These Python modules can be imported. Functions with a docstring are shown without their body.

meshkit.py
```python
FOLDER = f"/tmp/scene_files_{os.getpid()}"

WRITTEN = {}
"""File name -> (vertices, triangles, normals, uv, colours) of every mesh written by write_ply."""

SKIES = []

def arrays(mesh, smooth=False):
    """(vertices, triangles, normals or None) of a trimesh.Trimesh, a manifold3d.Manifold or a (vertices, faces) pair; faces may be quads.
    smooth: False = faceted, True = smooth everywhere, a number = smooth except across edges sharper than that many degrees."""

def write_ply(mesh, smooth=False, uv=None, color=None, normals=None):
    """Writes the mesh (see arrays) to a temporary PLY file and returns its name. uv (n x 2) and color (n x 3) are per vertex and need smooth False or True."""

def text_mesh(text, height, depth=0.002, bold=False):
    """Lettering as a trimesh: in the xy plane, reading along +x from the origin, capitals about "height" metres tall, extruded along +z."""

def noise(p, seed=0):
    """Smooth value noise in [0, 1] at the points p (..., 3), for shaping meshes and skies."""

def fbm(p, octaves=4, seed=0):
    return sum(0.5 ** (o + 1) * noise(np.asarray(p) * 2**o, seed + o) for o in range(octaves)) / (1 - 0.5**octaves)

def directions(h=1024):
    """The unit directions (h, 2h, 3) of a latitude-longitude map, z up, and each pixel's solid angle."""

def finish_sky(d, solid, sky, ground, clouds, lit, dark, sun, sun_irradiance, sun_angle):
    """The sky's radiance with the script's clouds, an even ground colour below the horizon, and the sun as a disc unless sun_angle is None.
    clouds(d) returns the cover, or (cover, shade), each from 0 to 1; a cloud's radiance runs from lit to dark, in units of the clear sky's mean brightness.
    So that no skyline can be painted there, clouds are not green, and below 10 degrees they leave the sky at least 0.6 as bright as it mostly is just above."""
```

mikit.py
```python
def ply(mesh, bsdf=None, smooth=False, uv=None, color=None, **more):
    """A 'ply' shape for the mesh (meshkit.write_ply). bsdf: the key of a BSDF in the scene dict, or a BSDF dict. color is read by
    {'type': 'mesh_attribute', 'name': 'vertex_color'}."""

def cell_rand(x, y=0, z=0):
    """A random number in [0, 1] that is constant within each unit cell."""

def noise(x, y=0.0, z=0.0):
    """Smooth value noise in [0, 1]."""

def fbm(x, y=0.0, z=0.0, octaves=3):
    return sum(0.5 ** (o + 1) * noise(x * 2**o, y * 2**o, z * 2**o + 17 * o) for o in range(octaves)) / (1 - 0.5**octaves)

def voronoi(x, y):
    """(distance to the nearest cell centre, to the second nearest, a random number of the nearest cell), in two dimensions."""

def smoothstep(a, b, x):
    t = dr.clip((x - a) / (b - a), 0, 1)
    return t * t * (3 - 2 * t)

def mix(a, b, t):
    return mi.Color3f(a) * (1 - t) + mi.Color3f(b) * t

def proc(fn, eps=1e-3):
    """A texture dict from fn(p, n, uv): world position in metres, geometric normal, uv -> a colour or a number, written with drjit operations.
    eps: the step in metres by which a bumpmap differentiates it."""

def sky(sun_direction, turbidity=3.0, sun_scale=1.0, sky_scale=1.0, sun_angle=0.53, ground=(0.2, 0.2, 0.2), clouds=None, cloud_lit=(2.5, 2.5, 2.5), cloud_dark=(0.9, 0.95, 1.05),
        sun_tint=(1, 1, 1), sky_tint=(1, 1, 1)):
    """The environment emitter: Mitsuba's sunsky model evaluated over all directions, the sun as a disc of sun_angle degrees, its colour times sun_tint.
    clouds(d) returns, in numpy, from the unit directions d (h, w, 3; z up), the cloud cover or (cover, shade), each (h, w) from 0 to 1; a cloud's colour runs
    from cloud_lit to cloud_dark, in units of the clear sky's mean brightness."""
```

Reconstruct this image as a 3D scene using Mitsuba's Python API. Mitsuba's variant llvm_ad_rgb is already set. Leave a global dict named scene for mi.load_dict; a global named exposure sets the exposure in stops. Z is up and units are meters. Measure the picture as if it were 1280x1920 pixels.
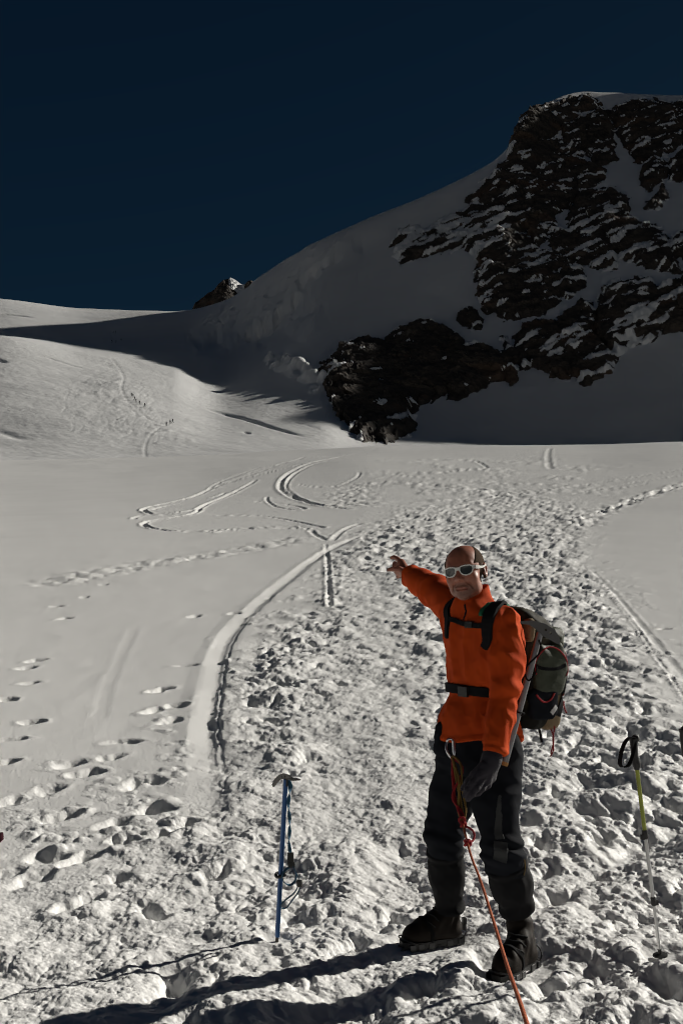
import math, numpy as np, trimesh, mitsuba as mi, drjit as dr, mikit, meshkit
from scipy.interpolate import PchipInterpolator
from scipy.spatial import cKDTree

# ---------------------------------------------------------------- camera, light, exposure
F, CX, HY, EYE = 1968.0, 640.0, 1090.0, 1.587      # focal length, principal column, horizon row (of a 1280 x 1920 frame), eye height
T = mi.ScalarTransform4f
scene, labels = {}, {}
scene['camera'] = {'type': 'perspective', 'fov': 2 * math.degrees(math.atan(640 / F)), 'fov_axis': 'x', 'near_clip': 0.05, 'far_clip': 9000.0,
                   'principal_point_offset_y': -(HY - 960) / 1920.0,
                   'to_world': T().look_at(origin=[0, 0, EYE], target=[0, 10, EYE], up=[0, 0, 1])}
SUN_AZ, SUN_EL = math.radians(60), math.radians(25)   # to the right of the view direction, above the horizon
SUN = [math.sin(SUN_AZ) * math.cos(SUN_EL), math.cos(SUN_AZ) * math.cos(SUN_EL), math.sin(SUN_EL)]
scene['sky'] = mikit.sky(SUN, turbidity=2.0, sun_scale=1.0, sky_scale=0.039, sun_tint=(1.02, 1.265, 1.83), sky_tint=(0.44, 0.92, 1.25), ground=(0.3, 0.3, 0.3))
exposure = 1.88

# ---------------------------------------------------------------- helpers
def at(px, py, d):
    """The point at depth d (metres) that a pixel of the 1280 x 1920 frame looks at."""
    return np.array([(px - CX) / F * d, d, EYE + (HY - py) / F * d])

def sstep(a, b, x):
    t = np.clip((x - a) / (b - a), 0, 1)
    return t * t * (3 - 2 * t)

def n2(x, y, seed=0):
    """Smooth value noise in [0, 1] in two dimensions."""
    xi, yi = np.floor(x), np.floor(y)
    tx, ty = (x - xi).astype(np.float32), (y - yi).astype(np.float32)
    tx, ty = tx * tx * (3 - 2 * tx), ty * ty * (3 - 2 * ty)
    with np.errstate(over='ignore'):
        a = xi.astype(np.int32).view(np.uint32) * np.uint32(374761393) + np.uint32((seed * 1446647 + 12345) & 0xFFFFFFFF)
        b = yi.astype(np.int32).view(np.uint32) * np.uint32(668265263)
        def corner(h):
            h = (h ^ (h >> np.uint32(13))) * np.uint32(1274126177)
            return ((h ^ (h >> np.uint32(16))) & np.uint32(0xFFFFFF)).astype(np.float32)
        a1, b1 = a + np.uint32(374761393), b + np.uint32(668265263)
        lo = corner(a + b) * (1 - tx) + corner(a1 + b) * tx
        hi = corner(a + b1) * (1 - tx) + corner(a1 + b1) * tx
    return (lo * (1 - ty) + hi * ty).astype(float) / 16777215.0

def f2(x, y, octaves=4, seed=0):
    return sum(0.5 ** (o + 1) * n2(x * 2 ** o, y * 2 ** o, seed + 31 * o) for o in range(octaves)) / (1 - 0.5 ** octaves)

def grid_faces(r, c):
    i = np.arange(r * c).reshape(r, c)
    a, b, d, e = i[:-1, :-1].ravel(), i[:-1, 1:].ravel(), i[1:, 1:].ravel(), i[1:, :-1].ravel()
    return np.vstack([np.stack([a, b, d], 1), np.stack([a, d, e], 1)])

def tag(key, label, category=None, group=None, kind=None):
    labels[key] = {k: v for k, v in dict(label=label, category=category, group=group, kind=kind).items() if v}

def put(key, mesh, bsdf, smooth=30, **more):
    scene[key] = mikit.ply(mesh, bsdf, smooth=smooth, **more)

def principled(rgb, rough=0.6, **more):
    base = rgb if isinstance(rgb, dict) else {'type': 'rgb', 'value': list(rgb)}
    return {'type': 'twosided', 'bsdf': {'type': 'principled', 'base_color': base, 'roughness': rough, 'specular': more.pop('specular', 0.3), **more}}

def bump(b, fn, scale, eps=1e-3):
    inner = b['bsdf'] if b['type'] == 'twosided' else b
    return {'type': 'twosided', 'bsdf': {'type': 'bumpmap', 'arbitrary': mikit.proc(fn, eps), 'scale': scale, 'bsdf': inner}}
# ---------------------------------------------------------------- terrain: the large forms, as knots (distance, image row) per image column
NEAR_Y = [-2000, 0, 2.5, 4.6, 8, 15, 30, 60, 90]
NEAR_Z = [-200, 0, 0, 0.0, 0.30, 1.0, 2.8, 7.0, 12.0]
FAR = 1.7      # metres per knot unit of the far forms below
COL = {  # column: crest of the near glacier, hollow behind it, foot, lower slope, middle slope, upper slope, roll, skyline
    -1500: [(110, 880), (150, 900), (200, 860), (255, 780), (330, 700), (392, 640), (440, 610), (600, 560)],
    -200: [(110, 868), (146, 884), (186, 862), (228, 792), (285, 690), (328, 626), (400, 636), (600, 572)],
    0:    [(110, 866), (146, 882), (186, 862), (230, 790), (287, 690), (332, 630), (402, 642), (600, 578)],
    160:  [(110, 862), (146, 880), (188, 858), (238, 780), (292, 705), (342, 650), (412, 644), (600, 597)],
    320:  [(110, 858), (146, 876), (192, 852), (246, 782), (300, 715), (352, 660), (420, 634), (570, 600)],
    420:  [(110, 854), (146, 872), (196, 846), (252, 788), (338, 695), (380, 652), (425, 622), (520, 573)],
    500:  [(110, 850), (146, 870), (202, 842), (252, 785), (328, 686), (375, 636), (410, 592), (478, 515)],
    600:  [(110, 846), (146, 868), (212, 838), (252, 785), (326, 660), (376, 580), (410, 517), (450, 453)],
    700:  [(110, 841), (146, 864), (226, 842), (258, 800), (322, 655), (378, 555), (415, 487), (470, 411)],
    830:  [(110, 839), (148, 862), (234, 842), (266, 790), (336, 620), (386, 500), (425, 432), (485, 358)],
    950:  [(110, 838), (150, 862), (238, 842), (270, 775), (343, 585), (400, 445), (440, 372), (505, 288)],
    985:  [(110, 838), (150, 862), (239, 842), (271, 773), (345, 575), (405, 435), (450, 350), (525, 228)],
    1030: [(110, 838), (150, 862), (240, 842), (271, 769), (347, 560), (412, 420), (470, 322), (552, 199)],
    1090: [(110, 838), (150, 862), (240, 842), (272, 765), (350, 540), (420, 402), (490, 290), (590, 186)],
    1280: [(110, 833), (150, 858), (240, 840), (272, 745), (345, 505), (410, 385), (476, 290), (590, 194)],
    1450: [(110, 832), (150, 854), (238, 835), (268, 742), (336, 500), (392, 400), (450, 332), (632, 90)],
    1560: [(110, 832), (150, 852), (236, 831), (266, 739), (331, 490), (376, 388), (415, 322), (470, 268)],
    1700: [(110, 832), (150, 850), (234, 826), (264, 735), (326, 480), (360, 364), (382, 316), (408, 272)],
    1850: [(110, 833), (150, 852), (232, 826), (259, 735), (317, 470), (352, 341), (374, 279), (399, 223)],
    2300: [(110, 838), (150, 855), (226, 826), (252, 745), (310, 483), (346, 364), (368, 320), (390, 280)],
    3000: [(110, 848), (150, 860), (226, 840), (256, 800), (320, 680), (360, 620), (385, 590), (410, 560)],
    3600: [(110, 860), (150, 865), (260, 850), (320, 820), (380, 790), (450, 760), (530, 730), (620, 700)],
    9000: [(110, 880), (150, 880), (260, 870), (320, 860), (380, 850), (450, 840), (530, 830), (620, 820)]}
_u = np.array([(c - CX) / F for c in COL])
_Yk = PchipInterpolator(_u, FAR * np.array([[k[0] for k in v] for v in COL.values()], float))
_Ek = PchipInterpolator(_u, np.array([[(HY - k[1]) / F for k in v] for v in COL.values()], float))

def column(u):
    """The height profile z(Y) along the vertical plane X = u Y."""
    u = float(np.clip(u, _u[0], _u[-1]))
    yk, ek = _Yk(u), _Ek(u)
    ys = np.concatenate([NEAR_Y, yk, [yk[-1] + 70, yk[-1] + 240, 2600, 5000]])
    zk = EYE + ek * yk
    nz = np.array(NEAR_Z, float)
    side = np.clip(zk[0] / (EYE + 0.1274 * 110 * FAR), 0.7, 1.1)      # the left of the glacier lies lower
    nz[5:] *= 1 + (side - 1) * np.array([0.15, 0.45, 0.8, 0.95])
    zs = np.concatenate([nz, zk, [zk[-1] - 10, zk[-1] - 120, zk[-1] - 340, zk[-1] - 500]])
    return PchipInterpolator(ys, zs)

U_TAB = np.unique(np.concatenate([np.linspace(-1.1, 1.6, 541), np.linspace(1.6, 4.2, 60)]))
Y_TAB = np.concatenate([np.linspace(-2, 6, 33), np.geomspace(6, 170, 180)[1:], np.linspace(170, 1200, 420)[1:], np.linspace(1200, 2600, 60)[1:]])
Z_TAB = np.array([column(u)(Y_TAB) for u in U_TAB])
from scipy.interpolate import RegularGridInterpolator
_base = RegularGridInterpolator((U_TAB, Y_TAB), Z_TAB, bounds_error=False, fill_value=None)

def base_z(x, y):
    """Height of the large forms at world (x, y), y > 0."""
    x, y = np.asarray(x, float), np.asarray(y, float)
    ys = np.maximum(y, 1.0)
    u = np.clip(np.where(y < 2.5, np.clip(x / ys, -1, 1), x / ys), U_TAB[0], U_TAB[-1])
    return _base(np.stack([u, np.clip(y, -2, 2600)], -1))

_rows = {}
def ground(px, py, ymin=2.6, ymax=190.0):
    """The world (x, y) where the line of sight through a pixel first meets the large forms between two distances."""
    out = []
    for a, b in np.broadcast(np.atleast_1d(px), np.atleast_1d(py)):
        u = (a - CX) / F
        ys = np.geomspace(ymin, ymax, 900)
        row = HY - (base_z(u * ys, ys) - EYE) / ys * F
        hit = np.nonzero(row <= b)[0]
        k = hit[0] if len(hit) else np.argmin(row)
        y = ys[k] if k == 0 or not len(hit) else ys[k - 1] + (ys[k] - ys[k - 1]) * (row[k - 1] - b) / (row[k - 1] - row[k] + 1e-12)
        out.append((u * y, y))
    return np.array(out)
# ---------------------------------------------------------------- materials of the setting
def _grain(p, n, uv):
    return mikit.fbm(p.x * 70, p.y * 70, p.z * 70, 3)
def _snow(p, n, uv):
    a = mikit.fbm(p.x * 0.7, p.y * 0.7, p.z * 0.7, 3)
    b = mikit.noise(p.x * 160, p.y * 160, p.z * 160)
    return mikit.mix((0.66, 0.66, 0.655), (0.73, 0.73, 0.725), 0.6 * a + 0.4 * b)
scene['snow'] = bump(principled(mikit.proc(_snow), 0.55, specular=0.25, sheen=0.2), _grain, 0.006, 2e-3)
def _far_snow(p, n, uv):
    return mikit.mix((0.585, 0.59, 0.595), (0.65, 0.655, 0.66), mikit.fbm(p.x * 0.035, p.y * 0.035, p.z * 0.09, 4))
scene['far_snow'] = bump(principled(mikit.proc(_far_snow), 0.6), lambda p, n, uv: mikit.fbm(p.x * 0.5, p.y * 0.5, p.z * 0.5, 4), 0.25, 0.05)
def _rock(p, n, uv):
    a = mikit.fbm(p.x * 0.12, p.y * 0.12, p.z * 0.25, 4)
    b = mikit.fbm(p.x * 0.9 + 3 * a, p.y * 0.9, p.z * 1.6, 4)
    c = mikit.mix((0.018, 0.0165, 0.0155), (0.066, 0.052, 0.041), mikit.smoothstep(0.3, 0.75, 0.55 * a + 0.45 * b))
    return mikit.mix(c, (0.095, 0.055, 0.033), 0.4 * mikit.smoothstep(0.55, 0.72, mikit.fbm(p.x * 0.05 + 9, p.y * 0.05, p.z * 0.08, 3)))
scene['rock'] = bump(principled(mikit.proc(_rock), 0.85), lambda p, n, uv: mikit.fbm(p.x * 0.6, p.y * 0.6, p.z * 1.0, 4), 0.5, 0.05)

# ---------------------------------------------------------------- the trampled snow, its trenches and tracks (all in ground metres)
def seg_dist(px, py, pts, closed=False):
    """Distance of points to a polyline; also the arc position and the signed side."""
    best, side = np.full(px.shape, 1e9), np.zeros(px.shape)
    P = list(pts) + ([pts[0]] if closed else [])
    for (ax, ay), (bx, by) in zip(P[:-1], P[1:]):
        dx, dy = bx - ax, by - ay
        t = np.clip(((px - ax) * dx + (py - ay) * dy) / (dx * dx + dy * dy + 1e-12), 0, 1)
        d = np.hypot(px - ax - t * dx, py - ay - t * dy)
        new = d < best
        best = np.where(new, d, best)
        side = np.where(new, np.sign((px - ax) * dy - (py - ay) * dx), side)
    return best, side

def inside(px, py, pts):
    out = np.zeros(px.shape, bool)
    for (ax, ay), (bx, by) in zip(pts, list(pts[1:]) + [pts[0]]):
        if ay != by:
            out ^= ((ay > py) != (by > py)) & (px < (bx - ax) * (py - ay) / (by - ay) + ax)
    return out

def signed(px, py, pts):
    d, _ = seg_dist(px, py, pts, True)
    return np.where(inside(px, py, pts), d, -d)

def hash01(i, j, k):
    h = (i * 374761393 + j * 668265263 + k * 2147483647) & 0xFFFFFFFF
    h = ((h ^ (h >> 13)) * 1274126177) & 0xFFFFFFFF
    return ((h ^ (h >> 16)) & 0xFFFFFF) / 16777215.0

def lumps(x, y, L, seed, keep=0.8):
    """Half-round lumps of snow of about L metres, heaped by maximum."""
    i, j = np.floor(x / L).astype(np.int64), np.floor(y / L).astype(np.int64)
    out = np.zeros(x.shape)
    for a in (-1, 0, 1):
        for b in (-1, 0, 1):
            ci, cj = i + a, j + b
            r = L * (0.35 + 0.45 * hash01(ci, cj, seed + 1))
            h = r * (0.35 + 0.65 * hash01(ci, cj, seed + 2)) * (hash01(ci, cj, seed + 3) < keep)
            d2 = (x - (ci + hash01(ci, cj, seed + 4)) * L) ** 2 + (y - (cj + hash01(ci, cj, seed + 5)) * L) ** 2
            out = np.maximum(out, h * np.sqrt(np.maximum(0, 1 - d2 / (r * r))))
    return out

def curve(pts, step=0.12):
    """A smooth dense ground curve through points given as pixels of the photograph's frame."""
    w = ground(*np.array(pts, float).T)
    s = np.concatenate([[0], np.cumsum(np.hypot(*np.diff(w, axis=0).T))])
    from scipy.interpolate import make_interp_spline
    f = make_interp_spline(s, w, k=2 if len(w) > 2 else 1)
    return f(np.linspace(0, s[-1], max(4, int(s[-1] / step))))

def crop8(*pts):
    return [(200 + 0.84375 * a, 840 + 0.84375 * b) for a, b in pts]

TRAMPLED = [(622, 1040), (700, 985), (760, 955), (900, 935), (1000, 928), (1090, 945), (1112, 965), (1085, 1010), (1090, 1060), (1140, 1110), (1185, 1200), (1250, 1300), (1290, 1370),
            (1500, 1500), (1900, 2400), (-500, 2400), (-160, 1740), (100, 1640), (250, 1600), (330, 1560), (405, 1520), (418, 1400), (424, 1330), (452, 1260), (500, 1185), (545, 1160), (600, 1140)]
SKI = [  # (points, half width, depth, rim)
    (crop8((600, 2), (520, 20), (450, 38), (402, 60), (386, 80), (402, 102), (450, 120), (520, 130), (640, 131)), 0.201, 0.074, 0.055),
    (crop8((590, 6), (530, 24), (462, 40), (415, 62), (398, 82), (415, 104), (460, 124), (540, 138)), 0.134, 0.053, 0.040),
    (crop8((530, 15), (430, 40), (330, 62), (240, 86), (190, 106), (110, 126), (82, 139), (120, 147), (170, 142), (215, 128), (275, 100), (330, 72)), 0.134, 0.062, 0.050),
    (crop8((262, 98), (215, 112), (150, 124), (105, 136)), 0.112, 0.053, 0.040),
    (crop8((205, 136), (160, 154), (104, 164), (84, 178), (130, 187), (200, 190), (250, 187), (300, 182), (420, 180)), 0.107, 0.057, 0.050),
    (crop8((245, 192), (330, 181), (400, 176), (445, 181)), 0.098, 0.053, 0.040),
    (crop8((560, 58), (545, 72), (490, 85), (430, 80)), 0.126, 0.053, 0.034),
    (crop8((700, 28), (780, 26), (836, 36), (830, 46), (790, 50), (740, 57)), 0.178, 0.074, 0.044),
    (crop8((356, 108), (362, 122), (385, 132), (430, 140)), 0.098, 0.053, 0.040),
    (crop8((440, 20), (380, 40), (300, 66), (250, 80)), 0.156, 0.053, 0.040),
    (crop8((1290, 44), (1130, 72), (980, 92), (880, 100)), 0.156, 0.048, 0.040),
    (crop8((1290, 58), (1150, 82), (1040, 100)), 0.134, 0.043, 0.029),
    (crop8((985, 2), (980, 20), (985, 45)), 0.268, 0.043, 0.034),
    (crop8((455, 185), (470, 200), (490, 208), (520, 190), (560, 170)), 0.10, 0.03, 0.02),
    (crop8((340, 44), (300, 58), (255, 74), (228, 90)), 0.12, 0.05, 0.035), (crop8((480, 18), (425, 27), (365, 42), (318, 56)), 0.14, 0.05, 0.035),
    (crop8((640, 60), (760, 70), (900, 74)), 0.15, 0.04, 0.03), (crop8((860, 108), (980, 97), (1090, 92), (1200, 80)), 0.14, 0.045, 0.03),
    (crop8((250, 150), (330, 152), (420, 165), (480, 178)), 0.12, 0.045, 0.03), (crop8((60, 160), (110, 150), (180, 152)), 0.12, 0.04, 0.03), (crop8((330, 118), (380, 122), (440, 136)), 0.12, 0.05, 0.03),
    ([(1092, 1062), (1140, 1112), (1188, 1170), (1235, 1240), (1295, 1325)], 0.029, 0.019, 0.017),
    ([(1112, 1075), (1165, 1130), (1222, 1195), (1275, 1262), (1320, 1320)], 0.058, 0.010, 0.007),
    ([(610, 1022), (614, 1060), (616, 1100), (618, 1140)], 0.058, 0.037, 0.018),
    ([(250, 1180), (222, 1240), (200, 1290), (188, 1340)], 0.081, 0.003, 0.001)]
TRENCH = curve([(690, 1006), (640, 1022), (604, 1042), (548, 1082), (492, 1128), (440, 1180), (415, 1225), (401, 1285), (393, 1335), (392, 1400), (397, 1480), (405, 1570)], 0.03)
ROUGH_PATHS = [([(1085, 985), (1110, 965), (1150, 950), (1210, 930), (1300, 905)], 0.55, 0.9), ([(110, 1095), (200, 1075), (300, 1058), (420, 1040), (560, 1012)], 0.5, 0.35),
               ([(900, 940), (860, 915), (760, 905), (660, 945)], 1.3, 0.5), ([(985, 935), (920, 905), (960, 880)], 1.2, 0.3)]
LEFT_PRINTS = [(318, 1352), (163, 1450), (214, 1545), (352, 1552), (150, 1612), (92, 1607), (58, 1280), (50, 1252), (20, 1385), (235, 1390), (248, 1470), (276, 1464), (118, 1530), (300, 1292),
               (350, 1248), (15, 1312), (70, 1238), (292, 1520), (60, 1352), (128, 1432), (365, 1155), (120, 1160), (108, 1138), (160, 1122), (195, 1099), (290, 1330), (330, 1322), (215, 1655),
               (60, 1650), (1196, 1190), (1242, 1178), (10, 1640), (300, 1570), (240, 1575), (30, 1500), (85, 1482), (10, 1430), (205, 1420), (440, 1150), (505, 1120)]
LANE = ground([690, 700, 700, 690, 660], [1080, 1180, 1300, 1430, 1600])

STANDS = ((0.402, 4.60, 0.17), (0.35, 4.57, 0.15), (0.45, 4.61, 0.15), (0.705, 4.26, 0.16), (0.665, 4.17, 0.14), (0.74, 4.34, 0.13), (-0.285, 4.60, 0.08), (1.335, 4.385, 0.13), (1.33, 4.28, 0.10))

def near_detail(x, y):
    """Offsets (dx, dy, dz) of the near glacier's surface at world points, vectorised."""
    zb = base_z(x, y)
    px, py = CX + F * x / y, HY - (zb - EYE) / y * F
    wob = 60 * (f2(x * 1.3, y * 1.3, 3, 5) - 0.5)
    s = signed(px + wob * 4.4 / y * 1.3, py + wob * 0.6 * 4.4 / y, TRAMPLED) * y / F           # metres inside the trampled ground, measured across
    trample = sstep(-0.22, 0.34, s + 0.5 * (f2(x * 3.5, y * 3.5, 3, 6) - 0.5))
    lod = lambda size: sstep(0.5, 1.6, size * F / y / 1.9)                              # fades out what would be under a pixel
    front = sstep(2.7, 3.3, y)
    side = sstep(0.0, 1.0, (px - 960) / 200) * sstep(1330, 1480, py)                     # deep soft snow by the poles
    lane = seg_dist(x, y, LANE)[0]
    packed = 1 - 0.42 * sstep(1.0, 0.2, lane + 0.5 * (f2(x * 1.1, y * 1.1, 3, 8) - 0.5)) * sstep(1640, 1520, py)
    amp = trample * (1 + 0.35 * side) * (1 + 0.30 * sstep(7, 12, y)) * packed * (1 - 0.30 * sstep(520, 300, px))
    dz = 0.045 * (f2(x * 0.55, y * 0.4, 4, 11) - 0.5) * sstep(60, 10, y) + 0.5 * (f2(x * 0.05, y * 0.035, 4, 12) - 0.5) * sstep(6, 40, y)
    dz += 0.007 * (f2(x * 5 + 2 * f2(x, y, 2, 3), y * 2.2, 4, 13) - 0.5) * lod(0.1) * (1 - trample)
    # boot prints: along the trail, and single ones on the left
    rng = np.random.default_rng(7)
    pts = []
    for yy in np.arange(3.0, 62, 0.42):
        u0, u1 = -0.46, 0.46
        n = max(1, int((u1 - u0) * yy / 0.36))
        for k in range(n):
            pts.append((yy * (u0 + (u1 - u0) * (k + rng.uniform(0, 1)) / n), yy + rng.uniform(-0.2, 0.2)))
    pts = np.array(pts)
    pb = base_z(pts[:, 0], pts[:, 1])
    ppx, ppy = CX + F * pts[:, 0] / pts[:, 1], HY - (pb - EYE) / pts[:, 1] * F
    ok = (signed(ppx, ppy, TRAMPLED) * pts[:, 1] / F > 0.08) & ~((seg_dist(pts[:, 0], pts[:, 1], LANE)[0] < 0.45) & (ppy < 1600) & (rng.uniform(0, 1, len(pts)) < 0.93))
    ok &= rng.uniform(0, 1, len(pts)) < np.where(ppx < 900, 0.30, 0.60) + 0.5 * (pts[:, 1] > 7.5)
    pts = pts[ok]
    depth = rng.uniform(0.02, 0.055, len(pts)) * (1 + 0.3 * ((ppx[ok] > 1000) & (ppy[ok] > 1380)))
    lp = ground(*np.array(LEFT_PRINTS, float).T)
    rp = []
    for path, w, _ in ROUGH_PATHS[:1]:
        c = curve(path, 0.45)
        rp.append(c + rng.normal(0, 0.16, c.shape))
    rp = np.vstack(rp)
    cen = np.vstack([pts, lp, rp])
    depth = np.concatenate([depth, rng.uniform(0.03, 0.06, len(lp)), rng.uniform(0.10, 0.16, len(rp))])
    ang = np.concatenate([rng.normal(0.15, 0.5, len(pts)), rng.normal(0.7, 0.3, len(lp)), rng.normal(0.8, 0.5, len(rp))])
    wid, lng = rng.uniform(0.055, 0.085, len(cen)), rng.uniform(0.12, 0.18, len(cen))
    far = cen[:, 1] > 25
    wid[far] *= 1.5; lng[far] *= 1.6
    nl = slice(len(pts), len(pts) + len(lp))
    wid[nl], lng[nl] = wid[nl] * 1.15, lng[nl] * 0.9
    tree = cKDTree(cen)
    dist, idx = tree.query(np.stack([x, y], 1), k=4, distance_upper_bound=0.6)
    hole, rim = np.zeros(x.shape), np.zeros(x.shape)
    wx, wy = 0.11 * (f2(x * 9, y * 9, 3, 21) - 0.5), 0.11 * (f2(x * 9, y * 9, 3, 22) - 0.5)
    for k in range(4):
        good = np.isfinite(dist[:, k])
        i = np.where(good, idx[:, k], 0)
        ex, ey = x + wx - cen[i, 0], y + wy - cen[i, 1]
        ca, sa = np.cos(ang[i]), np.sin(ang[i])
        q = np.hypot((ex * ca - ey * sa) / wid[i], (ex * sa + ey * ca) / lng[i])
        q = np.where(good, q, 9)
        hole = np.maximum(hole, depth[i] * (0.7 + 0.6 * n2(x * 22, y * 22, 27)) * sstep(1.15, 0.25, q) * 1.15)
        rim = np.maximum(rim, 0.35 * depth[i] * np.exp(-((q - 1.3) / 0.28) ** 2))
    dz -= hole * (1 - 0.35 * (1 - packed))
    # clods: the coarse heaps; the crumbs that grow on them are returned apart and pushed out along the surface normal
    gx, gy = x + 0.05 * (f2(x * 7, y * 7, 2, 31) - 0.5), y + 0.05 * (f2(x * 7, y * 7, 2, 32) - 0.5)
    big = f2(x * 3.0, y * 2.4, 4, 14)
    h = 0.15 * (big - 0.46) + 0.05 * sstep(6, 14, y) * (f2(x * 1.9, y * 1.2, 3, 18) - 0.5)
    dz += amp * h + rim * 0.35
    # loose crumbs thrown beside the trail
    loose = sstep(-0.9, 0.0, s) * (1 - trample) * sstep(0.52, 0.66, f2(x * 2.5, y * 2.5, 2, 17))
    dz += 0.5 * loose * (lumps(gx, gy, 0.06, 80, 0.4) + lumps(gx, gy, 0.12, 85, 0.25)) * lod(0.06)
    # rough footpaths farther off
    for path, w, a_ in ROUGH_PATHS:
        d = cKDTree(curve(path, 0.3)).query(np.stack([x, y], 1), distance_upper_bound=3 * w + 1)[0]
        k = np.where(np.isfinite(d), np.exp(-(np.minimum(d, 50) / w) ** 2), 0)
        dz += k * a_ * (0.9 * lumps(gx, gy, 0.42, 91, 0.7) + 0.8 * lumps(gx, gy, 0.2, 95, 0.7) - 0.10) * lod(0.25)
    far_rough = sstep(950, 935, py) * sstep(845, 880, py) * sstep(640, 760, px) * sstep(1250, 1000, px) * sstep(0.48, 0.62, f2(x * 0.35, y * 0.25, 3, 19))
    dz += 0.35 * far_rough * lumps(gx, gy, 0.5, 97, 0.6)
    # packed spots under the boots, the axe and the pole
    for sx_, sy_, sr in STANDS:
        k = np.exp(-(np.hypot(x - sx_, y - sy_) / sr) ** 4)
        dz = dz * (1 - 0.85 * k) - 0.002 * k
    # ski tracks
    for path, w, dep, rm in SKI:
        c = curve(path, 0.1)
        d = cKDTree(c).query(np.stack([x, y], 1), distance_upper_bound=4 * w)[0]
        d = np.where(np.isfinite(d), d, 99)
        q = d / w + 0.8 * (f2(x * 4, y * 4, 3, 23) - 0.5)
        dz += -dep * sstep(1.0, 0.45, q) + rm * np.exp(-((q - 1.35) / 0.4) ** 2) * (0.2 + 1.5 * n2(x * 3.5, y * 3.5, 24))
    # the sledge trench: a smooth banked floor, a steep broken wall on its right
    tr = cKDTree(TRENCH)
    d, i = tr.query(np.stack([x, y], 1), distance_upper_bound=1.2)
    ok = np.isfinite(d)
    i = np.where(ok, i, 0)
    tang = np.gradient(TRENCH, axis=0)
    tang /= np.linalg.norm(tang, axis=1, keepdims=True)
    ax = np.where(ok, (x - TRENCH[i, 0]) * -tang[i, 1] + (y - TRENCH[i, 1]) * tang[i, 0], 9)        # to the right of the way down
    ax = -ax if tang[len(tang) // 2, 1] > 0 else ax
    ax = ax + 0.045 * (f2(x * 4, y * 4, 4, 25) - 0.5)
    end = np.clip(i / 60.0, 0, 1) * np.clip((len(TRENCH) - 1 - i) / 75.0, 0, 1) * (0.75 + 0.5 * n2(x * 1.5, y * 1.5, 26))
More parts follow.
